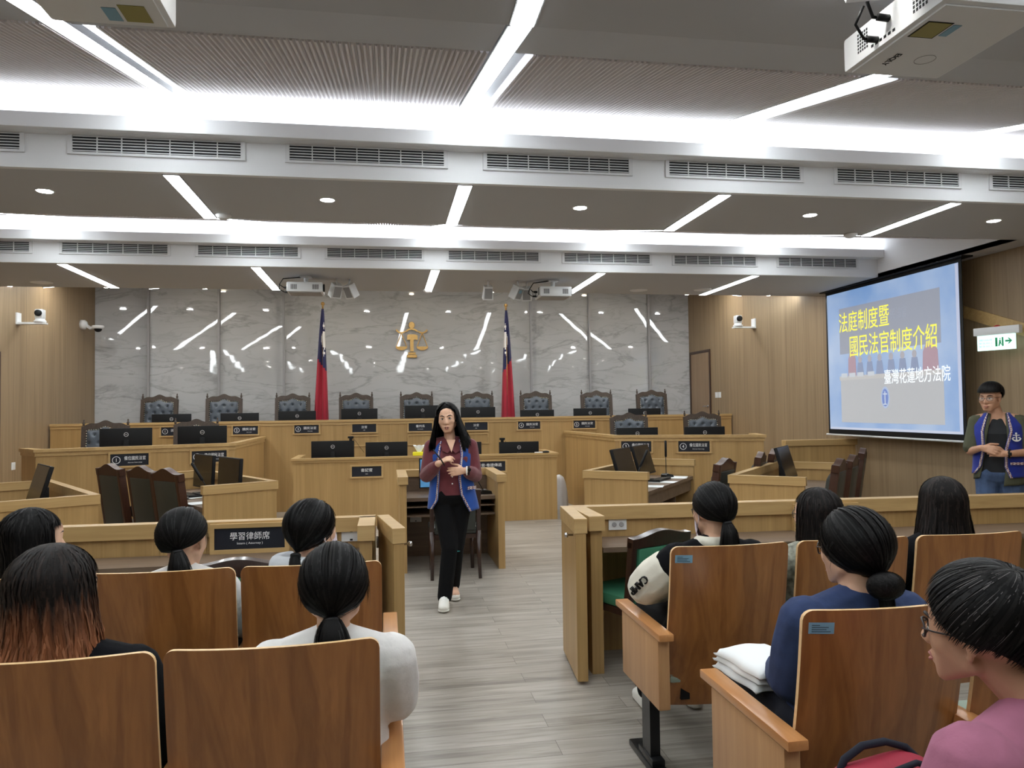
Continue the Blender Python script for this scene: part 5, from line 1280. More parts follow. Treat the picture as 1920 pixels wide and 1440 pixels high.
def hand_hulls(W, F, T, N, curls, thumb=.5, k=.92):
    """W wrist, F towards the fingers, T towards the thumb, N the way the palm faces; curls per finger (radians)"""
    W, F, T, N = V(W), V(F).normalized(), V(T), V(N)
    T = (T - F * T.dot(F)).normalized(); N = (N - F * N.dot(F) - T * N.dot(T)).normalized()
    H = [[(W, .024 * k), (W + F * .03 * k, .022 * k)], [(W + F * .02 * k + T * .016 * k, .015 * k), (W + F * .02 * k - T * .016 * k, .015 * k), (W + F * .086 * k + T * .030 * k, .0115 * k), (W + F * .080 * k - T * .030 * k, .0105 * k), (W + F * .088 * k, .012 * k)]]
    for i, (lx, L) in enumerate(((.030, .070), (.010, .078), (-.011, .072), (-.030, .057))):
        p = W + F * (.088 - .003 * abs(i - 1)) * k + T * lx * k; c = curls[i]; a = 0; pts = [p]
        for sg, fr_, in ((.46, .55), (.30, 1.0), (.24, .7)):
            a += c * fr_; d = (F * math.cos(a) + N * math.sin(a) + T * (.05 * (1.2 - i)) * math.cos(a)).normalized(); p = p + d * L * sg * k; pts.append(p)
        H += chain(pts, [.0100 * k, .0090 * k, .0082 * k, .0070 * k])
    b = W + F * .028 * k + T * .024 * k + N * .006 * k
    d1 = (F * .62 + T * .70 + N * .30).normalized(); d2 = (F * .85 + T * .25 + N * thumb).normalized()
    p1 = b + d1 * .040 * k; p2 = p1 + d2 * .034 * k; p3 = p2 + d2 * .026 * k
    H += chain([b, p1, p2, p3], [.0135 * k, .0115 * k, .0102 * k, .0080 * k])
    return H

# ------------------------------------------------------------------ hair
HC, HR = V((0, .020, .030)), (.086, .106, .098)
def hair_dir(th, ph): return V((math.sin(th) * math.sin(ph), -math.sin(th) * math.cos(ph), math.cos(th)))
def on_skull(d, k=1.0): return HC + V((d.x * HR[0] * k, d.y * HR[1] * k, d.z * HR[2] * k))
def hairline(ph, front=52, side=92, back=122):
    a = abs((ph + PI) % (2 * PI) - PI)                   # 0 front .. pi back
    if a < PI / 2: t = a / (PI / 2); t = t * t * (3 - 2 * t); return math.radians(front + (side - front) * t)
    t = (a - PI / 2) / (PI / 2); t = t * t * (3 - 2 * t); return math.radians(side + (back - side) * t)
def ribbon(m, pts, wd, out_c, mi=0):
    m.mi = mi; prev = None; n = len(pts)
    for i, p in enumerate(pts):
        t = (pts[min(i + 1, n - 1)] - pts[max(i - 1, 0)]).normalized()
        o = (p - out_c); s_ = t.cross(o)
        if s_.length < 1e-6: s_ = V((1, 0, 0))
        s_.normalize(); ww = wd * (1.0 if i < n - 3 else (n - 1 - i + .3) / 3)
        a, b = m.bm.verts.new(p - s_ * ww), m.bm.verts.new(p + s_ * ww)
        if prev: f = m.bm.faces.new([prev[0], prev[1], b, a]); f.material_index = mi
        prev = (a, b)
def slerp(a, b, t):
    w_ = max(-1, min(1, a.dot(b))); o = math.acos(w_)
    if o < 1e-4: return a
    return (a * math.sin((1 - t) * o) + b * math.sin(t * o)) / math.sin(o)

def hair_cap(parent, HM, mats, k=1.0, front=52, side=92, back=122, lift=0.0):
    def f(u, v):
        ph = 2 * PI * u; th = max(.0005, hairline(ph, front, side, back) * v)
        return HM @ on_skull(hair_dir(th, ph), k + lift * math.sin(min(1, v * 1.4) * PI))
    return MB().grid(f, 48, 20, True).build('hair', mats, parent, True, .010)

def hair_tied(parent, HM, mats, tie=(0, .112, -.035), tail=None, rng=1, n=900, front=50, side=88, back=124, k=1.03, bun=None, wisps=30, tail_w=.028, tie_m=None):
    """hair pulled back to a tie; tail = list of points (head local) or a bun centre"""
    R = random.Random(rng)
    h = hair_cap(parent, HM, mats, k, front, side, back)
    td = V(tie) - HC; td = V((td.x / HR[0], td.y / HR[1], td.z / HR[2])).normalized(); tv = V(tie); C0 = HM @ HC
    m = MB()
    for i in range(n):
        ph = R.uniform(0, 2 * PI); th = hairline(ph, front, side, back) * R.uniform(.15, 1) ** .5
        d = hair_dir(th, ph); kk = k + R.uniform(.002, .03) + (.04 * R.random() if R.random() < .12 else 0); pts = []
        for j in range(11):
            t = j / 10
            q = on_skull(slerp(d, td, t), kk + .02 * math.sin(t * PI) + .012 * noise.noise(V((ph * 3, t * 2, rng))))
            if t > .7: q = q.lerp(tv + V((R.uniform(-.006, .006), 0, R.uniform(-.006, .006))), (t - .7) / .3 * .8)
            pts.append(HM @ q)
        ribbon(m, pts, R.uniform(.0016, .0032), C0, R.choice((0, 0, 1)))
    for i in range(wisps):
        ph = R.choice((1, -1)) * R.uniform(.7, 1.5); th = hairline(ph, front, side, back); p = on_skull(hair_dir(th, ph), k + .01); pts = []
        L_ = R.uniform(.03, .11)
        for j in range(7): t = j / 6; pts.append(HM @ (p + V((p.x * .10 * math.sin(t * 2), R.uniform(-.004, .004), -L_ * t))))
        ribbon(m, pts, .0011, C0, 0)
    m.build('hair_strands', mats, h, True)
    if tail:
        tp = [V(tie)] + [V(p) for p in tail]
        def bez(t):
            x = t * (len(tp) - 1); i = min(int(x), len(tp) - 2); fr_ = x - i
            a, b = tp[i], tp[i + 1]; pa = tp[max(i - 1, 0)]; pb = tp[min(i + 2, len(tp) - 1)]
            return a * ((1 - fr_) ** 3) * 1 + (a + (b - pa) / 6) * (3 * fr_ * (1 - fr_) ** 2) + (b - (pb - a) / 6) * (3 * fr_ ** 2 * (1 - fr_)) + b * fr_ ** 3
        prof = lambda t: tail_w * (.42 + .75 * math.sin(min(1, t * 1.25) * PI * .62)) * (1 - .55 * max(0, t - .7) / .3)
        MB().tube([HM @ bez(i / 12) for i in range(13)], [prof(i / 12) * .86 for i in range(13)], 14).build('ponytail', mats, h, True)
        m = MB()
        for i in range(420):
            a = R.uniform(0, 2 * PI); rr_ = R.uniform(.55, 1.12); e = R.uniform(.8, 1.06); pts = []
            for j in range(12):
                t = min(1.0, j / 11 * e); c = bez(t); w_ = prof(t) * rr_; pts.append(HM @ (c + V((math.cos(a) * w_, math.sin(a) * w_ * .8, R.uniform(-.003, .003) - max(0, e - 1) * .3 * (j / 11)))))
            ribbon(m, pts, R.uniform(.0014, .0028), HM @ bez(.5) + V((0, 0, .0)), R.choice((0, 0, 1)))
        m.build('ponytail_strands', mats, h, True)
        m = MB().lathe([(.016, -.008), (.021, -.004), (.021, .004), (.016, .008)], 16, HM @ Matrix.Translation(tv.lerp(V(tail[0]), .12)) @ (V(tail[0]) - tv).to_track_quat('Z', 'Y').to_matrix().to_4x4())
        m.build('hair_tie', tie_m or M['black'], h, True)
    if bun:
        c, r = V(bun[0]), bun[1]
        MB().ell(c, r, HM, 24, 16).build('bun', mats, h, True)
        m = MB()
        for i in range(420):
            ax = V((R.gauss(0, 1), R.gauss(0, .4), R.gauss(0, 1))).normalized(); p0 = ax.orthogonal().normalized(); p1 = ax.cross(p0); a0 = R.uniform(0, 2 * PI); s_ = R.uniform(1.2, 2.6); pts = []
            for j in range(10):
                a = a0 + s_ * j / 9; q = p0 * math.cos(a) + p1 * math.sin(a); q = (q + ax * R.uniform(.0, .03) + ax * .25).normalized()
                pts.append(HM @ (c + V((q.x * r[0], q.y * r[1], q.z * r[2])) * 1.03))
            ribbon(m, pts, R.uniform(.0014, .0026), HM @ c, R.choice((0, 0, 1)))
        m.build('bun_strands', mats, h, True)
    return h

def hair_loose(parent, HM, mats, z_end=-.30, rng=1, n=1500, face=52, flare=1.0, bangs=0, k=1.03, part=0.0, inward=.0, wave=.0, back_end=None, fringe_end=76):
    """hair hanging from a parting; face = half angle (deg) kept free in front"""
    R = random.Random(rng); fa = math.radians(face); C0 = HM @ HC
    be = back_end if back_end is not None else z_end
    def path(ph0, kk, ze, jit, s_list):
        sg = 1 if ph0 >= 0 else -1; a0 = abs(ph0); a1 = max(a0, fa) if a0 < fa * 1.02 else a0
        pts = []
        for s_ in s_list:
            if s_ <= .42:
                t = s_ / .42; th = math.radians(88) * t; ph = (a0 + (a1 - a0) * min(1, t * 1.25)) * sg
                q = on_skull(hair_dir(max(th, .02), ph), kk)
                q.x += part * (1 - t)
            else:
                t = (s_ - .42) / .58; b = on_skull(hair_dir(math.radians(88), a1 * sg), kk)
                q = V((b.x, b.y, b.z + (ze - b.z) * t))
                fl = 1 + (flare - 1) * t ** 1.3; q.x *= fl; q.y = HC.y + (q.y - HC.y) * (1 + (flare - 1) * .6 * t) - inward * t * t
                if a1 > 2.2: q.y -= .018 * math.sin(t * PI) 
                q.x += wave * math.sin(t * 5 + jit * 9) * t; q.y += wave * math.cos(t * 4 + jit * 7) * t
            pts.append(q)
        return pts
    def ends(ph): 
        a = abs(ph); t = max(0, min(1, (a - fa) / (PI - fa))); return z_end + (be - z_end) * t
    def shell(u, v):
        ph = (u - .5) * 2 * PI * .9999
        return HM @ path(ph, k - .012, ends(ph) * .93, 0, [max(v, .003)])[0]
    hm = MB(); hm.grid(shell, 64, 26); hm.bm.faces.ensure_lookup_table()
    bmesh.ops.delete(hm.bm, geom=[hm.bm.faces[31 * 26 + j] for j in range(26) if j / 26 > .33], context='FACES')
    h = hm.build('hair', mats, parent, True, .012)
    m = MB(); S_ = [i / 14 for i in range(15)]
    for i in range(n):
        ph = R.uniform(-PI, PI); kk = k + R.uniform(-.004, .05); j = R.random(); s0 = R.choice((0, 0, 0, .1, .25, .42)) * R.random()
        ze = ends(ph) * R.uniform(.86, 1.06)
        ribbon(m, [HM @ (q + V((R.gauss(0, .0016), R.gauss(0, .0016), 0))) for q in path(ph, kk, ze, j, [s0 + (1 - s0) * s_ for s_ in S_])], R.uniform(.0018, .0036), C0, R.choice((0, 0, 1)))
    if bangs:
        for i in range(bangs):
            ph = R.uniform(-fa * 1.15, fa * 1.15); kk = k + R.uniform(.0, .05); th1 = math.radians(R.uniform(fringe_end - 10, fringe_end + 4)); pts = [HM @ on_skull(hair_dir(.05 + (th1 - .05) * t / 9, ph * (.5 + .5 * t / 9)), kk + .015 * (t / 9) ** 2) for t in range(10)]
            ribbon(m, pts, R.uniform(.002, .0036), C0, R.choice((0, 0, 1)))
        def fs(u, v):
            ph = (u - .5) * 2 * fa * 1.1; return HM @ on_skull(hair_dir(.05 + (math.radians(fringe_end - 5) - .05) * v, ph * (.5 + .5 * v)), k + .005 + .012 * v * v)
        m.mi = 0; m.grid(fs, 14, 10)
    m.build('hair_strands', mats, h, True)
    return h

def hair_short(parent, HM, mats, rng=1, n=1400, front=60, side=84, back=128, k=1.06, lift=.10, whorl=(.3, PI), swirl=.35, grey=0.0):
    R = random.Random(rng); C0 = HM @ HC
    h = hair_cap(parent, HM, mats[:2], k - .01, front - 4, side - 4, back - 2, lift * .6)
    wd = hair_dir(*whorl); m = MB()
    for i in range(n):
        ph = R.uniform(0, 2 * PI); th1 = hairline(ph, front, side, back) * R.uniform(.45, 1.04); e = hair_dir(th1, ph)
        t0 = R.uniform(0, .55); kk = k + R.uniform(-.01, .05); pts = []
        tw = swirl * R.uniform(.5, 1.3)
        for j in range(10):
            t = t0 + (1 - t0) * j / 9; d = slerp(wd, e, t)
            c_, s_ = math.cos(tw * (1 - t)), math.sin(tw * (1 - t)); d = V((d.x * c_ - d.y * s_, d.x * s_ + d.y * c_, d.z))
            pts.append(HM @ on_skull(d, kk + lift * math.sin(min(1, t * 1.05) * PI) * .7 + .02 * (t ** 4)))
        gy = R.random() < grey
        ribbon(m, pts, .0007 if gy else R.uniform(.0016, .0032), C0, 2 if gy else R.choice((0, 0, 1)))
    m.build('hair_strands', mats, h, True)
    return h

# ------------------------------------------------------------------ seated bodies
def seated(label, loc, rz=0.0, top=1.19, lean=(0, 0), head_yaw=0.0, head_tilt=(0, 0), arms=None, cloth='blouse', trousers='blackcloth', skin='skin', w=1.0, sleeve_r=1.0, legs=True, short_sleeve=False, shirt_name='shirt', head_off=(0, 0, 0), neck_r=.046, male=False, collar=None):
    """body sitting on a seat, facing +y; origin on the floor under the hips"""
    t = thing('person', label, 'person', loc, rz, 'seated audience')
    z = lambda h: .47 + (h - .47) * (top - .012 - .47) / (1.205 - .47)
    lx, ly = lean
    sh = z(.945); P = lambda x, y, h: V((x + lx * (z(h) - .47) / .6, y + ly * (z(h) - .47) / .6, z(h)))
    hc = P(0, -.105, 1.093) + V(head_off)
    HM = Matrix.Translation(hc) @ Matrix.Rotation(PI + head_yaw, 4, 'Z') @ Matrix.Rotation(head_tilt[0], 4, 'X') @ Matrix.Rotation(head_tilt[1], 4, 'Y')
    torso = [[(P(-.085, 0, .53), (.10, .12, .09)), (P(.085, 0, .53), (.10, .12, .09))],
             [(P(-.07, -.01, .53), (.10, .11, .09)), (P(.07, -.01, .53), (.10, .11, .09)), (P(-.055, -.045, .70), (.085, .095, .06)), (P(.055, -.045, .70), (.085, .095, .06))],
             [(P(-.055, -.045, .70), (.085, .095, .06)), (P(.055, -.045, .70), (.085, .095, .06)), (P(-.07, -.095, .85), (.085, .10, .07)), (P(.07, -.095, .85), (.085, .10, .07))],
             [(P(-.07, -.095, .85), (.085, .10, .07)), (P(.07, -.095, .85), (.085, .10, .07)), (P(-.135 * w, -.115, .893), .05), (P(.135 * w, -.115, .893), .05), (P(0, -.122, .945), .05)]]
    nk = [[(P(0, -.122, .95), .060), (P(0, -.118, .99), neck_r)], [(P(0, -.118, .985), neck_r), (hc + HM.to_3x3() @ V((0, .022, -.05)), neck_r)]]
    if arms is None: arms = {}
    A = {}
    for q, key in ((-1, 'L'), (1, 'R')):
        s0 = P(.155 * q * w, -.115, .885)
        A[key] = arms.get(key) or [s0, P(.215 * q * w, -.02, .70), V((.12 * q, .23, .60))]
        if len(A[key]) == 2: A[key] = [s0] + list(A[key])
        A[key] = [V(p) for p in A[key]]
    body = torso + nk + X(HM, head_hulls(1, male))
    for q, key in ((-1, 'L'), (1, 'R')):
        a = A[key]
        body += chain([a[0], a[1]], [.046, .038]) + chain([a[1], a[2]], [.036, .026])
        f = (a[2] - a[1]).normalized(); body += hand_hulls(a[2], f * .8 + V((-.15 * q, .2, -.2)), V((-q, 0, .3)), V((0, 0, -1)), (.5, .6, .65, .7))
    L = []
    for q in (-1, 1):
        L.append(([V((.09 * q, .02, .53)), V((.115 * q, .43, .525)), V((.12 * q, .46, .10)), V((.12 * q, .46, .07))]))
        body += chain(L[-1][:2], [.082, .058]) + chain(L[-1][1:3], [.054, .038]) + [[(V((.12 * q, .44, .055)), .042), (V((.12 * q, .56, .04)), (.04, .05, .03))]]
    sdf('body', body, .0062, M[skin], t, 3)
    # clothes follow the body
    ex = .013
    grow = lambda hs, e: [[(c, (r + e if not isinstance(r, tuple) else tuple(q + e for q in r))) for c, r in h] for h in hs]
    sl = grow(torso, ex)
    for key in ('L', 'R'):
        a = A[key]; k_ = sleeve_r
        if short_sleeve: sl += chain([a[0], a[0].lerp(a[1], .75)], [.064 * k_, .066 * k_])
        else:
            sl += chain([a[0], a[0].lerp(a[1], .5), a[1]], [.064 * k_, .066 * k_, .058 * k_]) + chain([a[1], a[1].lerp(a[2], .75)], [.058 * k_, .046 * k_]) + chain([a[1].lerp(a[2], .75), a[1].lerp(a[2], .93)], [.046 * k_, .034])
    sl += [[(P(.135 * q * w, -.115, .893), .062) for q in (-1, 1)]]
    if collar: sl += [[(P(0, -.122, .945), .066), (P(0, -.118, .962), .058)]]
    shirt = sdf(shirt_name, sl, .0075, M[cloth], t, 5)
    tr = grow(torso[:1], .016)
    for q, l in zip((-1, 1), L): tr += chain(l[:2], [.097, .074]) + chain(l[1:3], [.072, .058])
    sdf('trousers', tr, .010, M[trousers], t, 3)
    for q in (-1, 1):
        sdf('shoe', [[(V((.12 * q, .43, .05)), (.045, .05, .045)), (V((.12 * q, .58, .036)), (.045, .06, .03))], [(V((.12 * q, .43, .018)), (.045, .05, .016)), (V((.12 * q, .58, .018)), (.046, .06, .016))]], .008, M['shoe' if trousers != 'navycloth' else 'black'], t, 2)
    return t, HM, P, A
BK, BR = [M['hair'], M['hair2']], [M['hairbrown'], M['hairbrown2']]
YA_, YB_ = 3.30, 2.30                                 # hips of the two rows
# --- left of the aisle, front row
t, HM, P, A = seated('seated person at the left edge with long black hair and bangs, looking right', (-1.345, YA_, 0), 0, 1.185, head_yaw=-.85, cloth='blackknit')
hair_loose(t, HM, BK, -.27, 11, 1300, 60, 1.12, 260, part=0, fringe_end=78); head_parts(t, HM, 'skin')
t, HM, P, A = seated('seated person with a low black ponytail and white collar, left front row', (-.80, YA_, 0), 0, 1.165, head_yaw=-.25, head_tilt=(.10, 0), cloth='blouse', collar=True)
hair_tied(t, HM, BK, (-.035, .112, -.03), [(-.05, .118, -.085), (-.055, .105, -.16), (-.05, .09, -.25)], 12, 900, tail_w=.040, wisps=70); head_parts(t, HM, 'skin')
t, HM, P, A = seated('seated person in a grey hoodie with a low ponytail and a pale face mask', (-.30, YA_, 0), 0, 1.188, head_yaw=-.75, cloth='hoodie', shirt_name='hoodie', sleeve_r=1.1, arms={'L': (V((-.26, -.06, .70)), V((-.12, .22, .60)))})
hair_tied(t, HM, BK, (-.02, .108, -.075), [(-.035, .125, -.13), (-.02, .12, -.20), (-.01, .11, -.27)], 13, 900, back=126, tail_w=.032, wisps=24); head_parts(t, HM, 'skin', mask=True)
def hoodf(u, v):
    a = PI * (u - .5) * 1.55; q = P(.14 * math.sin(a), -.12 - .085 * math.cos(a), .955); r = .034; b = 2 * PI * v
    return q + V((math.sin(a) * r * math.cos(b), -math.cos(a) * r * math.cos(b), r * 1.3 * math.sin(b)))
MB().grid(hoodf, 24, 14).build('hood', M['hoodie'], t, True)
# --- left, second row
t, HM, P, A = seated('seated person with shoulder-length black hair dyed copper at the ends, in a black top', (-.855, 2.27, 0), 0, 1.205, head_yaw=-.55, head_tilt=(.02, 0), cloth='blackknit', w=1.22, sleeve_r=1.1, arms={'R': (V((.25, -.05, .66)), V((.14, .22, .60)))})
om = ombre_mat('ombre_hair', HM.translation.z - .155, HM.translation.z + .01, S(150, 92, 60), S(22, 18, 17)); om2 = ombre_mat('ombre_hair_light', HM.translation.z - .15, HM.translation.z + .01, S(176, 116, 82), S(40, 32, 29))
hair_loose(t, HM, [om, om2], -.19, 14, 2600, 58, 1.22, 200, k=1.07, wave=.012, back_end=-.20, fringe_end=80); head_parts(t, HM, 'skin')
t, HM, P, A = seated('seated person in a white blouse with a black ponytail, nearest the viewer on the left', (-.165, 2.27, 0), 0, 1.178, lean=(.02, 0), head_yaw=-.10, head_tilt=(.06, 0), cloth='blouse', sleeve_r=1.18, w=1.02, shirt_name='blouse', collar=True, arms={'R': (V((.185, -.03, .725)), V((.165, .20, .665)))})
hair_tied(t, HM, BK, (-.01, .112, -.055), [(-.015, .128, -.10), (-.02, .12, -.18), (-.01, .10, -.29)], 15, 1300, k=1.045, tail_w=.043, wisps=110, back=126); head_parts(t, HM, 'skin')
# --- right of the aisle, front row
t, HM, P, A = seated('seated person with mask and ponytail in a black and cream jacket', (1.44, YA_, 0), 0, 1.205, head_yaw=.12, head_tilt=(.12, 0), cloth='blackknit', sleeve_r=1.25, w=1.12, shirt_name='jacket', arms={'L': (V((-.275, .02, .735)), V((-.10, .25, .66)))})
hair_tied(t, HM, BK, (0, .112, -.045), [(.0, .122, -.09), (.0, .112, -.16), (.0, .10, -.24)], 16, 1100, tail_w=.036, wisps=40); head_parts(t, HM, 'skin', mask=True, glasses='thin')
a = A['L']
slv = []
for q in ('L', 'R'):
    b_ = A[q]; slv += chain([b_[0].lerp(b_[1], .34), b_[0].lerp(b_[1], .72), b_[1]], [.088, .096, .086]) + chain([b_[1], b_[1].lerp(b_[2], .7)], [.086, .070]) + chain([b_[1].lerp(b_[2], .7), b_[1].lerp(b_[2], .9)], [.066, .042])
sdf('sleeves', slv, .008, M['cream'], t, 4)
sdf('collar', [[(P(.075 * math.cos(i * PI / 5), -.118 + .062 * math.sin(i * PI / 5) * (-1), .965), .026), (P(.075 * math.cos((i + 1) * PI / 5), -.118 + .062 * math.sin((i + 1) * PI / 5) * (-1), .965), .026)] for i in range(5)], .007, M['cream'], t, 3)
e0 = a[1]; o = link_mesh('sleeve_lettering', text_mesh('CAMP', .05, .115, .004, M['black'], .006), t)
o.matrix_local = Matrix.Translation(e0 + V((-.062, -.079, .026))) @ Matrix.Rotation(math.radians(-38), 4, 'Z') @ Matrix.Rotation(math.radians(14), 4, 'X') @ Matrix.Rotation(math.radians(135), 4, 'Y')
t, HM, P, A = seated('seated person with long black hair just beyond the bun-haired head', (1.94, YA_, 0), 0, 1.158, head_yaw=.35, cloth='plaid')
hair_loose(t, HM, BR, -.24, 17, 1300, 62, 1.16, 120, wave=.006); head_parts(t, HM, 'skin', glasses='thin')
t, HM, P, A = seated('seated person with long dark brown hair at the right, below the standing man', (2.585, YA_, 0), 0, 1.192, head_yaw=-.1, cloth='blackknit')
hair_loose(t, HM, BR, -.27, 18, 1700, 62, 1.42, 80, k=1.07, wave=.012, back_end=-.25); head_parts(t, HM, 'skin')
# --- right, second row
t, HM, P, A = seated('seated person in a navy shirt with a low black bun, beside the white cloth', (1.435, 2.27, 0), 0, 1.225, head_yaw=.35, head_tilt=(.08, 0), cloth='navy', trousers='navycloth', sleeve_r=1.3, w=1.08, arms={'L': (V((-.165, -.02, .685)), V((-.08, .24, .62)))})
hair_tied(t, HM, BK, (.0, .105, -.075), None, 19, 1400, k=1.075, back=128, bun=((.028, .125, -.092), (.062, .045, .040)), wisps=30, side=84); head_parts(t, HM, 'skin', glasses='bold')
m = MB()
R_ = random.Random(5)
for i in range(260):
    p0 = V((R_.uniform(-.045, .03), .088, -.085)); pts = [HM @ (p0 + V((-.012 * j / 8 + R_.uniform(-.002, .002), .008 * math.sin(j / 8 * 3), -.014 * j))) for j in range(9)]; ribbon(m, pts, .0024, HM @ HC, R_.choice((0, 0, 1)))
m.build('loose_tail', BK, t, True)
# --- older woman, third row
t, HM, P, A = seated('older seated woman in a rose top with short greying hair and spectacles', (1.36, 1.30, 0), math.radians(12), 1.225, lean=(-.16, .16), head_yaw=.36, head_tilt=(.02, .10), cloth='pink', trousers='navycloth', skin='skin2', sleeve_r=1.35, w=1.3, shirt_name='blouse', head_off=(-.015, .02, .0))
hair_short(t, HM, [M['hair'], M['hair2'], M['hairgrey']], 20, 3600, 62, 108, 150, 1.09, .12, (.42, PI * .92), .5, .16); head_parts(t, HM, 'skin2', glasses='bold')
# things they hold
t = thing('folded_cloth', 'folded white cloth on the lap behind the aisle armrest, beside the navy shirt', 'cloth', (1.30, 2.52, .60), .1)
def towel(k):
    def f(u, v):
        e = min(u, 1 - u, v, 1 - v); return V((-.11 + .22 * u + .004 * math.sin(v * 9 + k), -.14 + .28 * v - k * .01, .028 * k + .026 * min(1, e / .12) ** .5 + .004 * math.sin(u * 8 + k * 2)))
    return f
for k in range(3): m = MB().grid(towel(k), 14, 16); m.build('fold', M['paper'], t, True, .010)
t = thing('shoulder_bag', 'crimson bag with dark trim beside the older woman in rose', 'bag', (1.13, 1.62, .475))
sdf('pouch', [[((-.07, .0, .10), (.09, .10, .10)), ((.09, .0, .12), (.09, .10, .11))], [((-.05, 0, .18), (.08, .085, .06)), ((.07, 0, .20), (.08, .085, .06))]], .009, M['cherry'], t, 4)
MB().tube([(-.12, -.06, .18), (-.06, -.075, .25), (.04, -.075, .275), (.13, -.06, .24)], .007, 8).build('zip_seam', M['navycloth'], t, True)
MB().tube([(-.10, .02, .20), (-.07, .03, .245), (-.02, .035, .27), (.04, .035, .275), (.09, .03, .26), (.13, .02, .22)], .009, 8).build('strap', M['navycloth'], t, True)

# ------------------------------------------------------------------ the two standing people
def interp(tab, z):
    if z <= tab[0][0]: return tab[0][1:]
    for a, b in zip(tab, tab[1:]):
        if z <= b[0]:
            t = (z - a[0]) / (b[0] - a[0]); return tuple(a[i] + (b[i] - a[i]) * t for i in range(1, len(a)))
    return tab[-1][1:]
def open_garment(name, parent, m, sec, wl, wr, z0l, z0r, zback, ztop, th=.008, trim=None, trim_w=.020, fold=.006):
    """front-open garment: sec rows (z, cx, cy, rx, ry); wl / wr rows (z, x) give the front edges"""
    def pt(u, v, k=1.0):
        # u: 0 = left front edge .. 1 = right front edge, going round the back ; v: 0 hem .. 1 top
        zb = (z0l if u < .5 else z0r) + (zback - (z0l if u < .5 else z0r)) * math.sin(u * PI) ** .7
        z = zb + (ztop - zb) * v
        cx, cy, rx, ry = interp(sec, z)
        xl = interp(wl, z)[0]; xr = interp(wr, z)[0]
        al = math.asin(max(-.97, min(.97, (xl - cx) / rx))); ar = math.asin(max(-.97, min(.97, (xr - cx) / rx)))
        a0, a1 = -PI / 2 + al, -PI / 2 + ar          # angles measured from +x; front is -y
        ang = a0 - (2 * PI - (a1 - a0)) * u
        f = 1 + fold * math.sin(u * 31) * (1 - v) * math.sin(u * PI) / max(rx, .1)
        return V((cx + rx * k * f * math.cos(ang), cy + ry * k * f * math.sin(ang), z))
    o = MB().grid(lambda u, v: pt(u, v), 56, 30).build(name, m, parent, True, th)
    if trim:
        tr = MB()
        for side in (0, 1):
            def e(u, v, side=side):
                d = .002 + u * trim_w * 1.6 / 2.0 / 1.0
                uu_ = d * .9 if side == 0 else 1 - d * .9
                return pt(uu_, v, 1.022)
            tr.grid(lambda u, v: e(u, v), 3, 40)
        k = tr.build('woven_border', trim, o, True, .003)
    return o, pt

def stand_body(t, J, skin, HM, male, hands, voxel=.0055):
    hs = J['torso'] + X(HM, head_hulls(1.0, male)) + [[(J['neck0'], .062), (J['neck1'], J['nr'])], [(J['neck1'], J['nr']), (HM @ V((0, .022, -.05)), J['nr'])]]
    for s in ('L', 'R'):
        a = J['arm' + s]; hs += chain([a[0], a[1]], [.046, .038]) + chain([a[1], a[2]], [.037, .026])
        l = J['leg' + s]; hs += chain(l, [.085, .055, .04]) + [[(l[2] + V((0, .02, -.03)), .042), (l[2] + V((J['toe' + s][0], J['toe' + s][1], -.05)), (.04, .045, .03))]]
    hs += hands
    return sdf('body', hs, voxel, M[skin], t, 3, .45)

# --- speaking woman
t = thing('person', 'standing woman speaking in the aisle, maroon shirt, long blue vest, black trousers, holding a pen', 'person', (.50, 6.10, 0))
HM = Matrix.Translation((-.012, -.02, 1.478)) @ Matrix.Rotation(math.radians(-13), 4, 'Z') @ Matrix.Rotation(math.radians(4), 4, 'X') @ Matrix.Rotation(math.radians(-4), 4, 'Y')
def tor(hip, waist, chest, shl, zs_, cx=.015, cy=0.0):
    zh, zw, zc, zsh = zs_
    return [[((cx - .06, cy, zh), (hip - .06, .115, .10)), ((cx + .06, cy, zh), (hip - .06, .115, .10))],
            [((cx - .06, cy, zh), (hip - .06, .112, .08)), ((cx + .06, cy, zh), (hip - .06, .112, .08)), ((cx - .05, cy, zw), (waist - .05, .09, .06)), ((cx + .05, cy, zw), (waist - .05, .09, .06))],
            [((cx - .05, cy, zw), (waist - .05, .09, .06)), ((cx + .05, cy, zw), (waist - .05, .09, .06)), ((cx - .06, cy - .005, zc), (chest - .06, .105, .07)), ((cx + .06, cy - .005, zc), (chest - .06, .105, .07))],
            [((cx - .06, cy - .005, zc), (chest - .06, .10, .07)), ((cx + .06, cy - .005, zc), (chest - .06, .10, .07)), ((cx - shl, cy + .015, zsh), .048), ((cx + shl, cy + .015, zsh), .048), ((cx, cy + .01, zsh + .025), .05)]]
TW = tor(.165, .13, .148, .135, (.86, 1.0, 1.16, 1.262))
aL = [V((-.145, .01, 1.255)), V((-.185, -.03, 1.03)), V((-.105, -.235, 1.135))]
aR = [V((.175, .01, 1.255)), V((.205, -.03, 1.02)), V((.105, -.225, 1.075))]
JW = dict(torso=TW, neck0=V((.012, -.005, 1.265)), neck1=V((.005, -.004, 1.33)), nr=.046, armL=aL, armR=aR,
          legL=[V((-.055, 0, .84)), V((-.015, -.12, .46)), V((-.058, -.13, .085))], legR=[V((.09, .0, .84)), V((.045, -.02, .45)), V((.035, .20, .10))], toeL=(-.02, -.13), toeR=(.005, -.13))
hL = hand_hulls(aL[2], (.78, -.18, .42), (.15, .80, .45), (.35, .45, -.55), (.55, .6, .75, .9), .5, .88)
hR = hand_hulls(aR[2], (-.98, -.20, -.04), (-.05, .10, 1), (.1, .55, .55), (.28, .32, .38, .45), .35, .88)
stand_body(t, JW, 'skin', HM, False, hL + hR)
head_parts(t, HM, 'skin', mouth_open=.002)
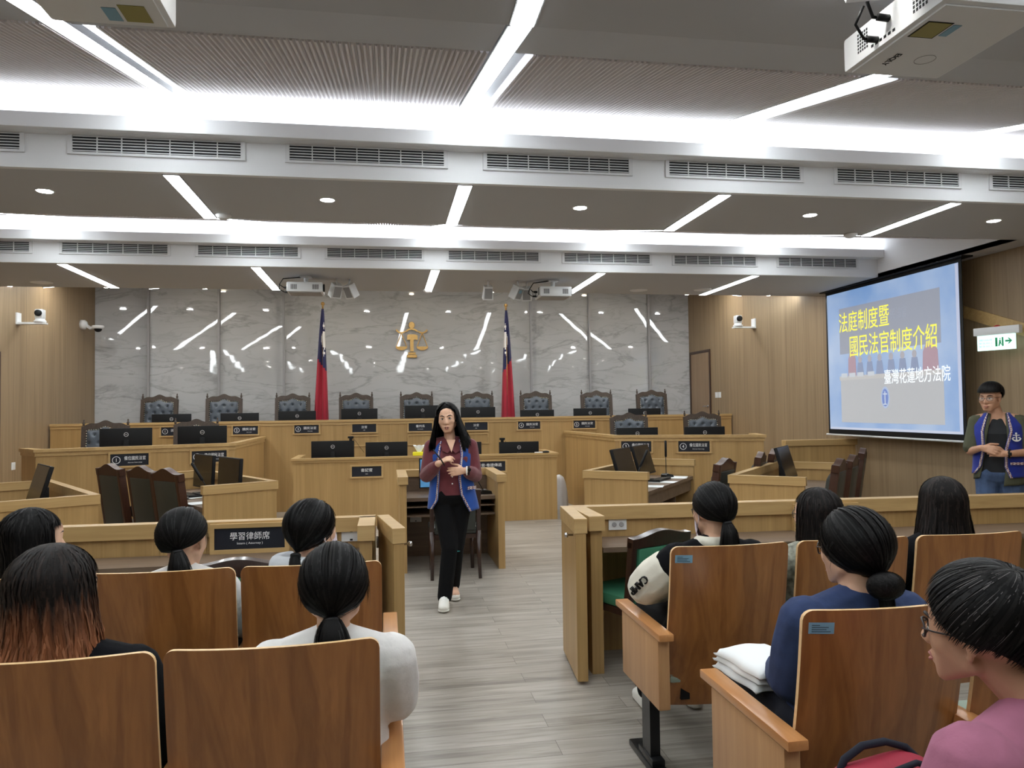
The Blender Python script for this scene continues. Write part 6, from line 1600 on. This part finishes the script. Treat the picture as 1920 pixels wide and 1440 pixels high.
gr = lambda hs, e: [[(c, (r + e if not isinstance(r, tuple) else tuple(q + e for q in r))) for c, r in h] for h in hs]
sl = gr(TW[1:], .012)
for a in (aL, aR):
    sl += chain([a[0], a[0].lerp(a[1], .55), a[1]], [.060, .060, .058]) + chain([a[1], a[1].lerp(a[2], .55)], [.060, .055]) + chain([a[1].lerp(a[2], .55), a[1].lerp(a[2], .86)], [.055, .038])
sh = sdf('shirt', sl, .0065, M['maroon'], t, 4)
for q in (-1, 1):                                                    # collar and buttons
    MB().prism([(0, 0), (.055 * q, .075), (.085 * q, .055), (.07 * q, -.005), (.03 * q, -.03)], -.004, .004, Matrix.Translation((.008, -.108, 1.235)) @ Matrix.Rotation(math.radians(-28), 4, 'X') @ Matrix.Rotation(math.radians(12 * q), 4, 'Z')).build('collar', M['maroon'], sh, auto=True)
sk = MB().prism([(-.036, .075), (.036, .075), (.0, -.035)], -.003, .003, Matrix.Translation((.008, -.108, 1.245)) @ Matrix.Rotation(math.radians(-30), 4, 'X')).build('neckline_skin', M['skin'], t)
for zb in (1.02, .965, 1.09): MB().ell((.012, -.1215 if zb > 1 else -.122, zb), (.0065, .003, .0065), None, 10, 6).build('button', M['letter'], sh, True)
# trousers and shoes
tr = gr(TW[:1], .012) + [[((.015 - .06, 0, .93), (.075, .105, .03)), ((.015 + .06, 0, .93), (.075, .105, .03)), ((.015, 0, .86), (.16, .12, .06))]]
for s in ('L', 'R'):
    l = JW['leg' + s]; tr += chain([l[0], l[1]], [.098, .068]) + chain([l[1], l[2] + V((0, 0, .0))], [.066, .060])
tro = sdf('trousers', tr, .0075, M['blackcloth'], t, 4)
MB().ell((.045, -.085, .425), (.028, .006, .006), None, 12, 6).build('patch', M['teal'], tro, True)
for s in ('L', 'R'):
    l = JW['leg' + s]; a = V((l[2].x, l[2].y + .035, .05)); b = V((l[2].x + JW['toe' + s][0], l[2].y + JW['toe' + s][1], .035)); lift = .0 if s == 'L' else .0
    so = sdf('shoe', [[(a, (.038, .045, .048)), (a.lerp(b, .5) + V((0, 0, .012)), (.042, .05, .042)), (b, (.043, .055, .032))], [(a + V((0, 0, .035)), (.036, .042, .03)), (a.lerp(b, .35) + V((0, 0, .03)), (.034, .04, .03))]], .006, M['shoe'], t, 3)
    MB().hull([((a.x, a.y, .014), (.041, .05, .013)), ((b.x, b.y, .014), (.046, .06, .013))]).build('sole', M['sole'], so, True)
    m = MB()
    for i in range(4):
        c = a.lerp(b, .42 + i * .12); m.tube([c + V((-.024, 0, .052 - i * .006)), c + V((0, -.004, .062 - i * .007)), c + V((.024, 0, .052 - i * .006))], .0035, 6)
    m.build('laces', M['paper'], so, True)
SEC = [(.72, .03, 0, .215, .165), (.80, .025, 0, .205, .16), (.92, .02, 0, .185, .145), (1.05, .015, 0, .168, .133), (1.18, .015, 0, .172, .128), (1.25, .015, .005, .165, .108), (1.29, .015, .012, .135, .082), (1.318, .013, .018, .095, .060)]
ve, vp = open_garment('vest', t, M['vest'], SEC, [(.74, -.165), (.84, -.105), (1.0, -.092), (1.2, -.085), (1.318, -.06)], [(.72, .16), (.80, .115), (.88, .075), (1.0, .062), (1.2, .085), (1.318, .075)], .765, .742, .76, 1.318, .008, M['trim'], .022)
MB().box(-.045, -.006, -.012, .045, .004, .012, 0, Matrix.Translation((.165, -.128, .93)) @ Matrix.Rotation(math.radians(38), 4, 'Z')).build('pocket_border', M['trim'], ve)
MB().tube([V((-.145, -.26, 1.245)), V((-.085, -.285, 1.165)), V((-.06, -.295, 1.12))], [.0055, .006, .0045], 8).build('pen', M['black'], t, True)
pen = [o_ for o_ in t.children if o_.name.startswith('pen')][0]
w0 = aR[2] + V((.012, .0, -.002))
b_ = MB(); ring = [w0 + V((.004 * math.cos(q), .031 * math.cos(q), .031 * math.sin(q))) for q in [2 * PI * i / 20 for i in range(21)]]; b_.tube(ring, .0055, 8, False); b_.build('bracelet', M['paper'], t, True)
w1 = aR[2] + V((.030, .008, -.002)); b_ = MB(); b_.tube([w1 + V((.004 * math.cos(q), .033 * math.cos(q), .033 * math.sin(q))) for q in [2 * PI * i / 20 for i in range(21)]], .006, 8, False); b_.ell(w1 + V((0, -.034, .01)), (.014, .006, .014)); b_.build('wristwatch', M['black'], t, True)
hair_loose(t, HM, BK, -.235, 31, 2400, 60, 1.75, 0, k=1.05, part=-.012, wave=.018, inward=.02, back_end=-.22)
R_ = random.Random(8); m = MB()
for q in (-1, 1):                                                    # locks over the shoulders in front
    for i in range(170):
        a0 = R_.uniform(.55, 1.1); x0 = q * R_.uniform(.070, .092)
        pts = [HM @ V((x0 + q * (.004 + .040 * (j / 11) ** 1.3 + R_.uniform(-.001, .001)), -.045 - .045 * math.sin(j / 11 * 1.9) + .03 * (a0 - .8), .03 - (.25 * a0 + .03) * j / 11)) for j in range(12)]
        ribbon(m, pts, .0032, HM @ HC, R_.choice((0, 0, 1)))
m.build('hair_locks', BK, t, True)

# --- standing man at the right wall
t = thing('person', 'standing man with glasses, deep blue vest over olive shirt, hands clasped, by the screen', 'person', (5.25, 5.77, 0), math.radians(-44))
HM = Matrix.Translation((-.045, -.035, 1.585)) @ Matrix.Rotation(math.radians(-22), 4, 'Z') @ Matrix.Rotation(math.radians(5), 4, 'X')
TM = tor(.160, .150, .165, .145, (.93, 1.09, 1.28, 1.40), 0.0)
aL = [V((-.165, .01, 1.385)), V((-.205, -.05, 1.125)), V((-.115, -.235, 1.165))]
aR = [V((.165, .01, 1.385)), V((.235, -.03, 1.125)), V((.065, -.215, 1.115))]
JM = dict(torso=TM, neck0=V((0, .0, 1.40)), neck1=V((-.01, -.005, 1.455)), nr=.054, armL=aL, armR=aR, legL=[V((-.085, 0, .9)), V((-.095, -.02, .49)), V((-.10, .03, .09))], legR=[V((.085, 0, .9)), V((.10, -.02, .49)), V((.11, .03, .09))], toeL=(-.03, -.15), toeR=(.04, -.15))
hs = hand_hulls(aL[2], (.92, -.22, -.18), (.1, .3, .95), (.2, .9, -.1), (.45, .5, .55, .6), .3, .98) + hand_hulls(aR[2], (-.95, -.28, .16), (.0, .25, .95), (-.2, .9, .1), (.5, .55, .6, .65), .4, .98)
stand_body(t, JM, 'skin2', HM, True, hs)
head_parts(t, HM, 'skin2', True, glasses='thin')
sdf('tee', gr(TM[1:3], .010) + [[((-.05, -.005, 1.28), (.10, .105, .06)), ((.05, -.005, 1.28), (.10, .105, .06)), ((0, .0, 1.405), (.07, .06, .03))]], .008, M['blacktee'], t, 3)
SECO = [(.80, 0, 0, .198, .150), (.93, 0, 0, .192, .146), (1.1, 0, 0, .180, .130), (1.28, 0, 0, .186, .136), (1.35, 0, .005, .182, .118), (1.41, 0, .012, .140, .088), (1.455, -.003, .016, .085, .066)]
ol, _ = open_garment('overshirt', t, M['olive'], SECO, [(.8, -.17), (1.0, -.115), (1.2, -.085), (1.455, -.045)], [(.8, .03), (1.0, .055), (1.2, .075), (1.455, .06)], .90, .835, .86, 1.455, .006, None)
osl = [[((.07 * q, .015, 1.415), .045), ((.165 * q, .012, 1.385), .058), ((.12 * q, .02, 1.32), (.06, .09, .06))] for q in (-1, 1)]
for a in (aL, aR): osl += chain([a[0], a[0].lerp(a[1], .5), a[0].lerp(a[1], .86)], [.058, .064, .068])
sdf('sleeves', osl, .008, M['olive'], t, 3)
SEV = [(z, cx, cy, rx + .013, ry + .013) for z, cx, cy, rx, ry in SECO[:-1]] + [(1.462, -.002, .018, .094, .072)]
ve, vp = open_garment('vest', t, M['vest2'], SEV, [(.92, -.185), (1.0, -.125), (1.15, -.095), (1.3, -.10), (1.462, -.065)], [(.90, .085), (1.0, .045), (1.15, .05), (1.3, .09), (1.462, .07)], .935, .905, .92, 1.462, .008, M['trim'], .026)
FM = Matrix.Translation((.135, -.124, 1.245)) @ Matrix.Rotation(math.radians(30), 4, 'Z') @ Matrix.Rotation(math.radians(-4), 4, 'X')
m = MB(); m.prism(arcpts(0, .012, .036, 200, 340, 14, .010), -.003, .001, FM)
m.prism([(-.005, -.018), (.005, -.018), (.004, .03), (-.004, .03)], -.003, .001, FM); m.prism([(-.012, -.02), (.012, -.02), (.012, -.014), (-.012, -.014)], -.003, .001, FM); m.prism([(-.026, .022), (.026, .022), (.026, .028), (-.026, .028)], -.003, .001, FM)
m.prism([(.008 * math.cos(i * PI / 6), .040 + .008 * math.sin(i * PI / 6)) for i in range(12)], -.003, .001, FM)
for q in (-1, 1): m.prism([(.022 * q + .010 * math.cos(PI + PI * i / 8), .008 + .008 * math.sin(PI + PI * i / 8)) for i in range(9)], -.003, .001, FM)
m.build('white_badge', M['letter'], ve)
MB().box(-.055, -.006, -.010, .055, .003, .010, 0, Matrix.Translation((.135, -.122, 1.03)) @ Matrix.Rotation(math.radians(33), 4, 'Z')).build('pocket_border', M['trim'], ve)
w1 = aR[2].lerp(aR[1], .12); b_ = MB(); b_.tube([w1 + V((.006 * math.cos(q), .036 * math.cos(q), .034 * math.sin(q))) for q in [2 * PI * i / 20 for i in range(21)]], .008, 8, False); b_.box(-.016, -.044, -.014, .016, -.034, .014, .003, Matrix.Translation(w1)); b_.build('wristwatch', M['black'], t, True)
tr = gr(TM[:1], .012) + [[((-.06, 0, 1.0), (.095, .11, .03)), ((.06, 0, 1.0), (.095, .11, .03)), ((0, 0, .93), (.165, .12, .06))]]
for s in ('L', 'R'):
    l = JM['leg' + s]; tr += chain([l[0], l[1]], [.102, .076]) + chain([l[1], l[2]], [.074, .066])
sdf('jeans', tr, .009, M['jeans'], t, 3)
for s in ('L', 'R'):
    l = JM['leg' + s]; a = V((l[2].x, l[2].y + .035, .05)); b = V((l[2].x + JM['toe' + s][0], l[2].y + JM['toe' + s][1], .036))
    sdf('shoe', [[(a, (.042, .05, .05)), (b, (.047, .06, .034))], [((a.x, a.y, .014), (.044, .052, .013)), ((b.x, b.y, .014), (.049, .064, .013))]], .007, M['black'], t, 3)
hair_short(t, HM, BK, 33, 1900, 72, 80, 122, 1.09, .15, (.35, PI), .3)
R_ = random.Random(9); m = MB()
for i in range(420):                                                 # straight fringe
    ph = R_.uniform(-1.0, 1.0); kk = 1.12 + R_.uniform(0, .08); th1 = math.radians(R_.uniform(70, 79)); pts = [HM @ on_skull(hair_dir(.15 + (th1 - .15) * j / 9, ph * (.55 + .45 * j / 9)), kk + .05 * math.sin(j / 9 * PI * .9)) for j in range(10)]; ribbon(m, pts, .0026, HM @ HC, R_.choice((0, 0, 1)))
m.build('fringe', BK, t, True)
